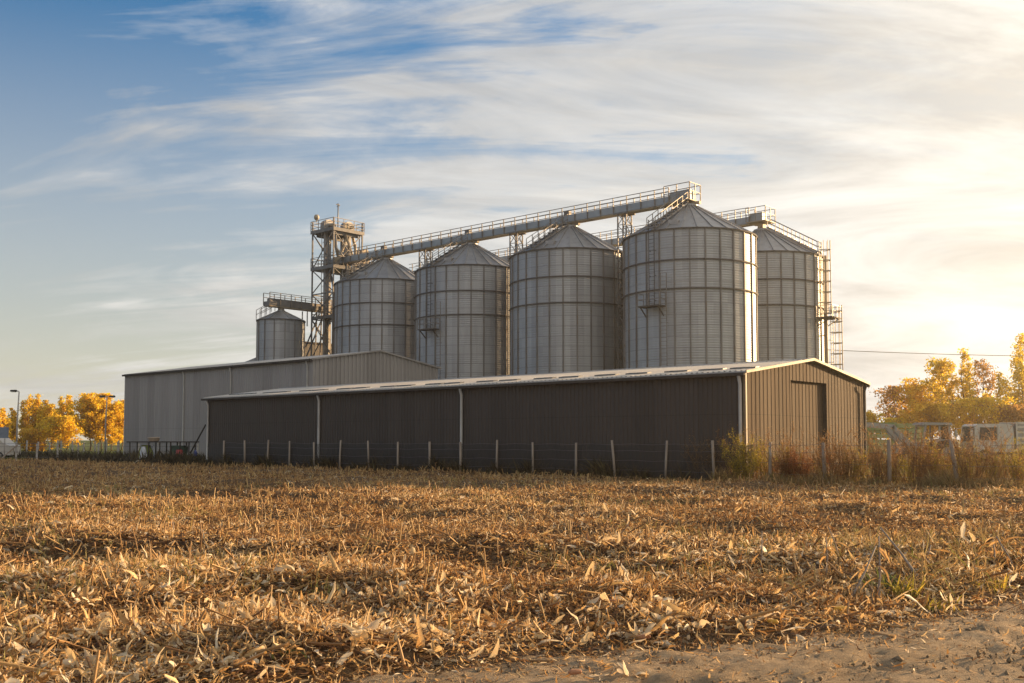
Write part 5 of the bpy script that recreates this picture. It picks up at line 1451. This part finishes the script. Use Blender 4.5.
# ears, cobs and big husks lying on top
def cob(px,py,label,L_,r_,mat,rz,name='corn_cob'):
    b = onground(px,py); b.z = max(float(height(b.x,b.y)),-.03)+r_*.9+.035
    mb = MB(); n = 14; rings = 18; vs=[]; fs=[]
    for i in range(rings+1):
        t = i/rings; rr = r_*(min(1,4.5*t+.25))*(1-.45*t**3)*(1+.05*(i%2)) * (0.25 if i==rings else 1)
        for k in range(n):
            a = 2*math.pi*k/n; w = rr*(1+.07*(k%2)); vs.append(((t-.5)*L_, w*math.cos(a), w*math.sin(a)))
    for i in range(rings):
        for k in range(n): fs.append((i*n+k,i*n+(k+1)%n,(i+1)*n+(k+1)%n,(i+1)*n+k))
    fs.append(tuple(range(n))); fs.append(tuple(rings*n+k for k in range(n)))
    mb.add(vs,fs,True); o = mb.build(name,mat); o.location = b; o.rotation_euler = (0.2,rnd.uniform(-.1,.1),rz); tag(o,label,'corn cob')
M['kernel'] = surf('yellow_kernels',(0.50,0.25,0.02),(0.70,0.42,0.05),60,rough=.45)
M['cobred'] = surf('stripped_cob',(0.28,0.12,0.06),(0.42,0.21,0.11),60,rough=.8)
cob(842,613,'yellow ear of corn lying at the field edge below the leaning stalks',.16,.022,M['kernel'],.1)
cob(773,627,'orange corn cob lying at the track edge',.10,.02,M['kernel'],2.6)
cob(612,607,'reddish stripped corn cob lying left of the big upright husk',.17,.018,M['cobred'],.15)
cob(643,640,'orange corn cob at the base of the big upright husk',.13,.02,M['cobred'],.05)
cob(575,675,'stripped cob on the sandy ground at the bottom centre',.10,.018,M['cobred'],.3)
cob(985,603,'small reddish cob on the track at the right',.05,.018,M['cobred'],.8)

def husk(px,py,label,n,L_,W_,seed,pit=(.3,1.4),tint=.9):
    b = onground(px,py); r = np.random.RandomState(seed); b.z = max(float(height(b.x,b.y)),-.03)+.01
    v,q,m = strips(r.normal(0,.02,(n,3))*[1,1,.3],np.linspace(0,6.28,n,endpoint=False)+r.normal(0,.4,n),r.uniform(*pit,n),r.uniform(-1.6,.5,n),L_*r.uniform(.6,1.1,n),W_*r.uniform(.5,1.2,n),r.normal(0,.9,n),6,[.55,.95,1,.95,.85,.6,.2],across=3,cup=.45,twist=.5)
    o = np_mesh('corn_husk',v,q,M['residue'],np.repeat(np.clip(r.normal(tint,.07,n),0,1),m),True); o.location = b; tag(o,label,'corn husk')
husk(640,637,'big pale corn husk with two upright points at the track edge in the centre',7,.26,.07,1,(.2,1.35))
husk(475,600,'wide clump of pale husks in the middle of the foreground',18,.22,.065,2,(.0,1.0))
husk(462,594,'pale husk at the left of the wide husk clump',7,.20,.08,5,(.2,1.0))
husk(78,668,'big spread pale husk at the bottom left corner',9,.22,.07,3,(.2,1.2))
husk(98,640,'pale torn husk in the left foreground above the corner husk',7,.22,.07,4,(.1,.9))
husk(628,607,'pale bundled husk above the big upright husk',7,.18,.06,6,(.2,1.0))
husk(663,625,'pale ragged husk right of the big upright husk',7,.17,.06,7,(.2,1.2))
husk(556,607,'ochre curled husk between the husk clump and the upright husk',6,.16,.05,8,(.3,1.2),.7)
husk(135,632,'curled straw coloured husk standing on the left',5,.22,.06,9,(.6,1.4),.7)
husk(410,630,'small white husk left of the centre foreground',5,.15,.05,10,(.3,1.3))
husk(630,672,'white curled scrap of husk on the sandy track',4,.13,.045,11,(.3,1.3),.97)
husk(255,618,'tall pale husk blade in the left foreground',5,.22,.05,12,(.6,1.4),.85)

# ------------------------------------------------------------------ light and sky
w = bpy.data.worlds.new('World'); scene.world = w; w.use_nodes = True
nt = w.node_tree; nt.nodes.clear()
out = nt.nodes.new('ShaderNodeOutputWorld'); bg = nt.nodes.new('ShaderNodeBackground')
sky = nt.nodes.new('ShaderNodeTexSky'); sky.sky_type = 'NISHITA'; sky.sun_disc = False
sky.sun_elevation = SUN_EL; sky.sun_rotation = SUN_AZ; sky.air_density = 1.0; sky.dust_density = 1.0; sky.ozone_density = 1.6
BGS = 0.12
bg.inputs['Strength'].default_value = BGS
tc = N(nt,'TexCoord'); sx = N(nt,'SeparateXYZ'); nt.links.new(tc.outputs['Generated'], sx.inputs[0])
zp = math_(nt,'MAXIMUM', sx.outputs[2], 0.0)
den = math_(nt,'ADD', zp, 0.30)
px_ = math_(nt,'DIVIDE', sx.outputs[0], den); py_ = math_(nt,'DIVIDE', sx.outputs[1], den)
cb = N(nt,'CombineXYZ'); nt.links.new(px_, cb.inputs[0]); nt.links.new(py_, cb.inputs[1])
def mapped(rot, sc, loc=(0,0,0)):
    mp = N(nt,'Mapping'); mp.inputs['Rotation'].default_value = (0,0,R(rot)); mp.inputs['Scale'].default_value = sc; mp.inputs['Location'].default_value = loc
    nt.links.new(cb.outputs[0], mp.inputs['Vector']); return mp.outputs[0]
def wn(vec, scale, det, ro, dist=0.0):
    n = N(nt,'TexNoise'); n.inputs['Scale'].default_value = scale; n.inputs['Detail'].default_value = det; n.inputs['Roughness'].default_value = ro; n.inputs['Distortion'].default_value = dist
    nt.links.new(vec, n.inputs['Vector']); return n.outputs['Fac']
big = wn(mapped(18,(0.8,1.5,1),(2.3,0.9,0)), 1.1, 5, 0.55, 0.5)
fine = wn(mapped(14,(0.9,2.0,1),(3.1,1.7,0)), 3.0, 11, 0.63, 0.9)
wisp = wn(mapped(26,(0.5,3.6,1),(0.3,5.2,0)), 2.2, 10, 0.60, 1.3)
sd = Vector((math.sin(SUN_AZ)*math.cos(SUN_EL), math.cos(SUN_AZ)*math.cos(SUN_EL), math.sin(SUN_EL)))
dv = N(nt,'VectorMath'); dv.operation = 'DOT_PRODUCT'; nt.links.new(tc.outputs['Generated'], dv.inputs[0]); dv.inputs[1].default_value = sd
dot = dv.outputs['Value']
# more cloud sunward and low; unseen cloud added behind the viewer to warm shade
side = math_(nt,'MULTIPLY_ADD', sx.outputs[1], -0.5, math_(nt,'MULTIPLY_ADD', sx.outputs[0], 1.0, 0.50))
side = math_(nt,'MULTIPLY_ADD', math_(nt,'MINIMUM', zp, 0.5), -1.15, math_(nt,'ADD', side, 0.325))
side = math_(nt,'MINIMUM', math_(nt,'MAXIMUM', side, -0.45), 0.42)
f = math_(nt,'MULTIPLY', big, 0.75)
f = math_(nt,'MULTIPLY_ADD', fine, 0.55, f)
f = math_(nt,'MULTIPLY_ADD', wisp, 0.85, f)
f = math_(nt,'MULTIPLY_ADD', side, 0.95, f)
cloud = ramp(nt, math_(nt,'SUBTRACT', f, 0.56), [(0.33,(0,0,0)),(0.45,(0.30,0.30,0.30)),(0.57,(0.78,0.78,0.78)),(0.80,(0.97,0.97,0.97))])
glow = math_(nt,'POWER', math_(nt,'MAXIMUM', dot, 0.0), 6.0)
glow2 = math_(nt,'POWER', math_(nt,'MAXIMUM', dot, 0.0), 40.0)
lum = math_(nt,'MULTIPLY_ADD', glow, 3.4, 2.6); lum = math_(nt,'MULTIPLY_ADD', glow2, 3.0, lum)
# thick parts of the cloud a little greyer
lum = math_(nt,'MULTIPLY', lum, ramp(nt, wn(mapped(12,(0.8,1.9,1),(7.1,2.7,0)), 1.9, 10, 0.62, 0.8), [(0.36,(1.22,1.22,1.22)),(0.64,(0.80,0.80,0.80))]))
ccol = mixc(nt, glow, (1.0,0.975,0.93), (1.0,0.86,0.63))
cl = N(nt,'VectorMath'); cl.operation = 'SCALE'; nt.links.new(ccol, cl.inputs[0]); nt.links.new(lum, cl.inputs['Scale'])
hz = ramp(nt, zp, [(0.0,(1,1,1)),(0.12,(0.66,0.66,0.66)),(0.40,(0,0,0))])
hzc = N(nt,'VectorMath'); hzc.operation = 'SCALE'; hzc.inputs[0].default_value = (1.0,0.85,0.65); nt.links.new(math_(nt,'MULTIPLY_ADD', glow, 1.6, 3.2), hzc.inputs['Scale'])
skyc = N(nt,'VectorMath'); skyc.operation = 'MULTIPLY'; nt.links.new(sky.outputs[0], skyc.inputs[0]); skyc.inputs[1].default_value = (0.115,0.43,0.66)
c = mixc(nt, math_(nt,'MULTIPLY', hz, 0.85), skyc.outputs[0], hzc.outputs[0])
c = mixc(nt, cloud, c, cl.outputs[0])
nt.links.new(c, bg.inputs['Color']); nt.links.new(bg.outputs[0], out.inputs[0])

sl_ = bpy.data.lights.new('sun', 'SUN'); sl_.energy = 5.0; sl_.angle = R(0.6); sl_.color = (1.0,0.66,0.34)
so = bpy.data.objects.new('sun', sl_); COL.objects.link(so)
so.rotation_euler = (-sd).to_track_quat('-Z','Y').to_euler(); so.location = (60,40,30)

hm, hnt, hout = newmat('thin_air')
pv = N(hnt,'VolumePrincipled'); pv.inputs['Density'].default_value = 0.00050; pv.inputs['Anisotropy'].default_value = 0.8; pv.inputs['Color'].default_value = (0.97,0.89,0.76,1)
hnt.links.new(pv.outputs[0], hout.inputs['Volume'])
hz_o = MB().box(-170,190,-40,260,-2.0,34).build('haze', hm); tag(hz_o, kind='stuff')

# ------------------------------------------------------------------ camera and view
cd = bpy.data.cameras.new('camera'); cam = bpy.data.objects.new('camera', cd); COL.objects.link(cam)
cam.location = (0,0,EYE); cam.rotation_euler = (math.pi/2+TILT,0,0)
cd.sensor_width = 36; cd.lens = 36*F/1024; cd.shift_y = SHIFT; cd.clip_start = 0.05; cd.clip_end = 8000
scene.camera = cam
vs_ = scene.view_settings; scene.display_settings.display_device = 'sRGB'
vs_.view_transform = 'Standard'; vs_.look = 'None'; vs_.exposure = 1.25; vs_.gamma = 1.0; vs_.use_curve_mapping = False
scene.render.engine = 'CYCLES'; scene.cycles.max_bounces = 6; scene.cycles.transparent_max_bounces = 12; scene.cycles.use_denoising = True
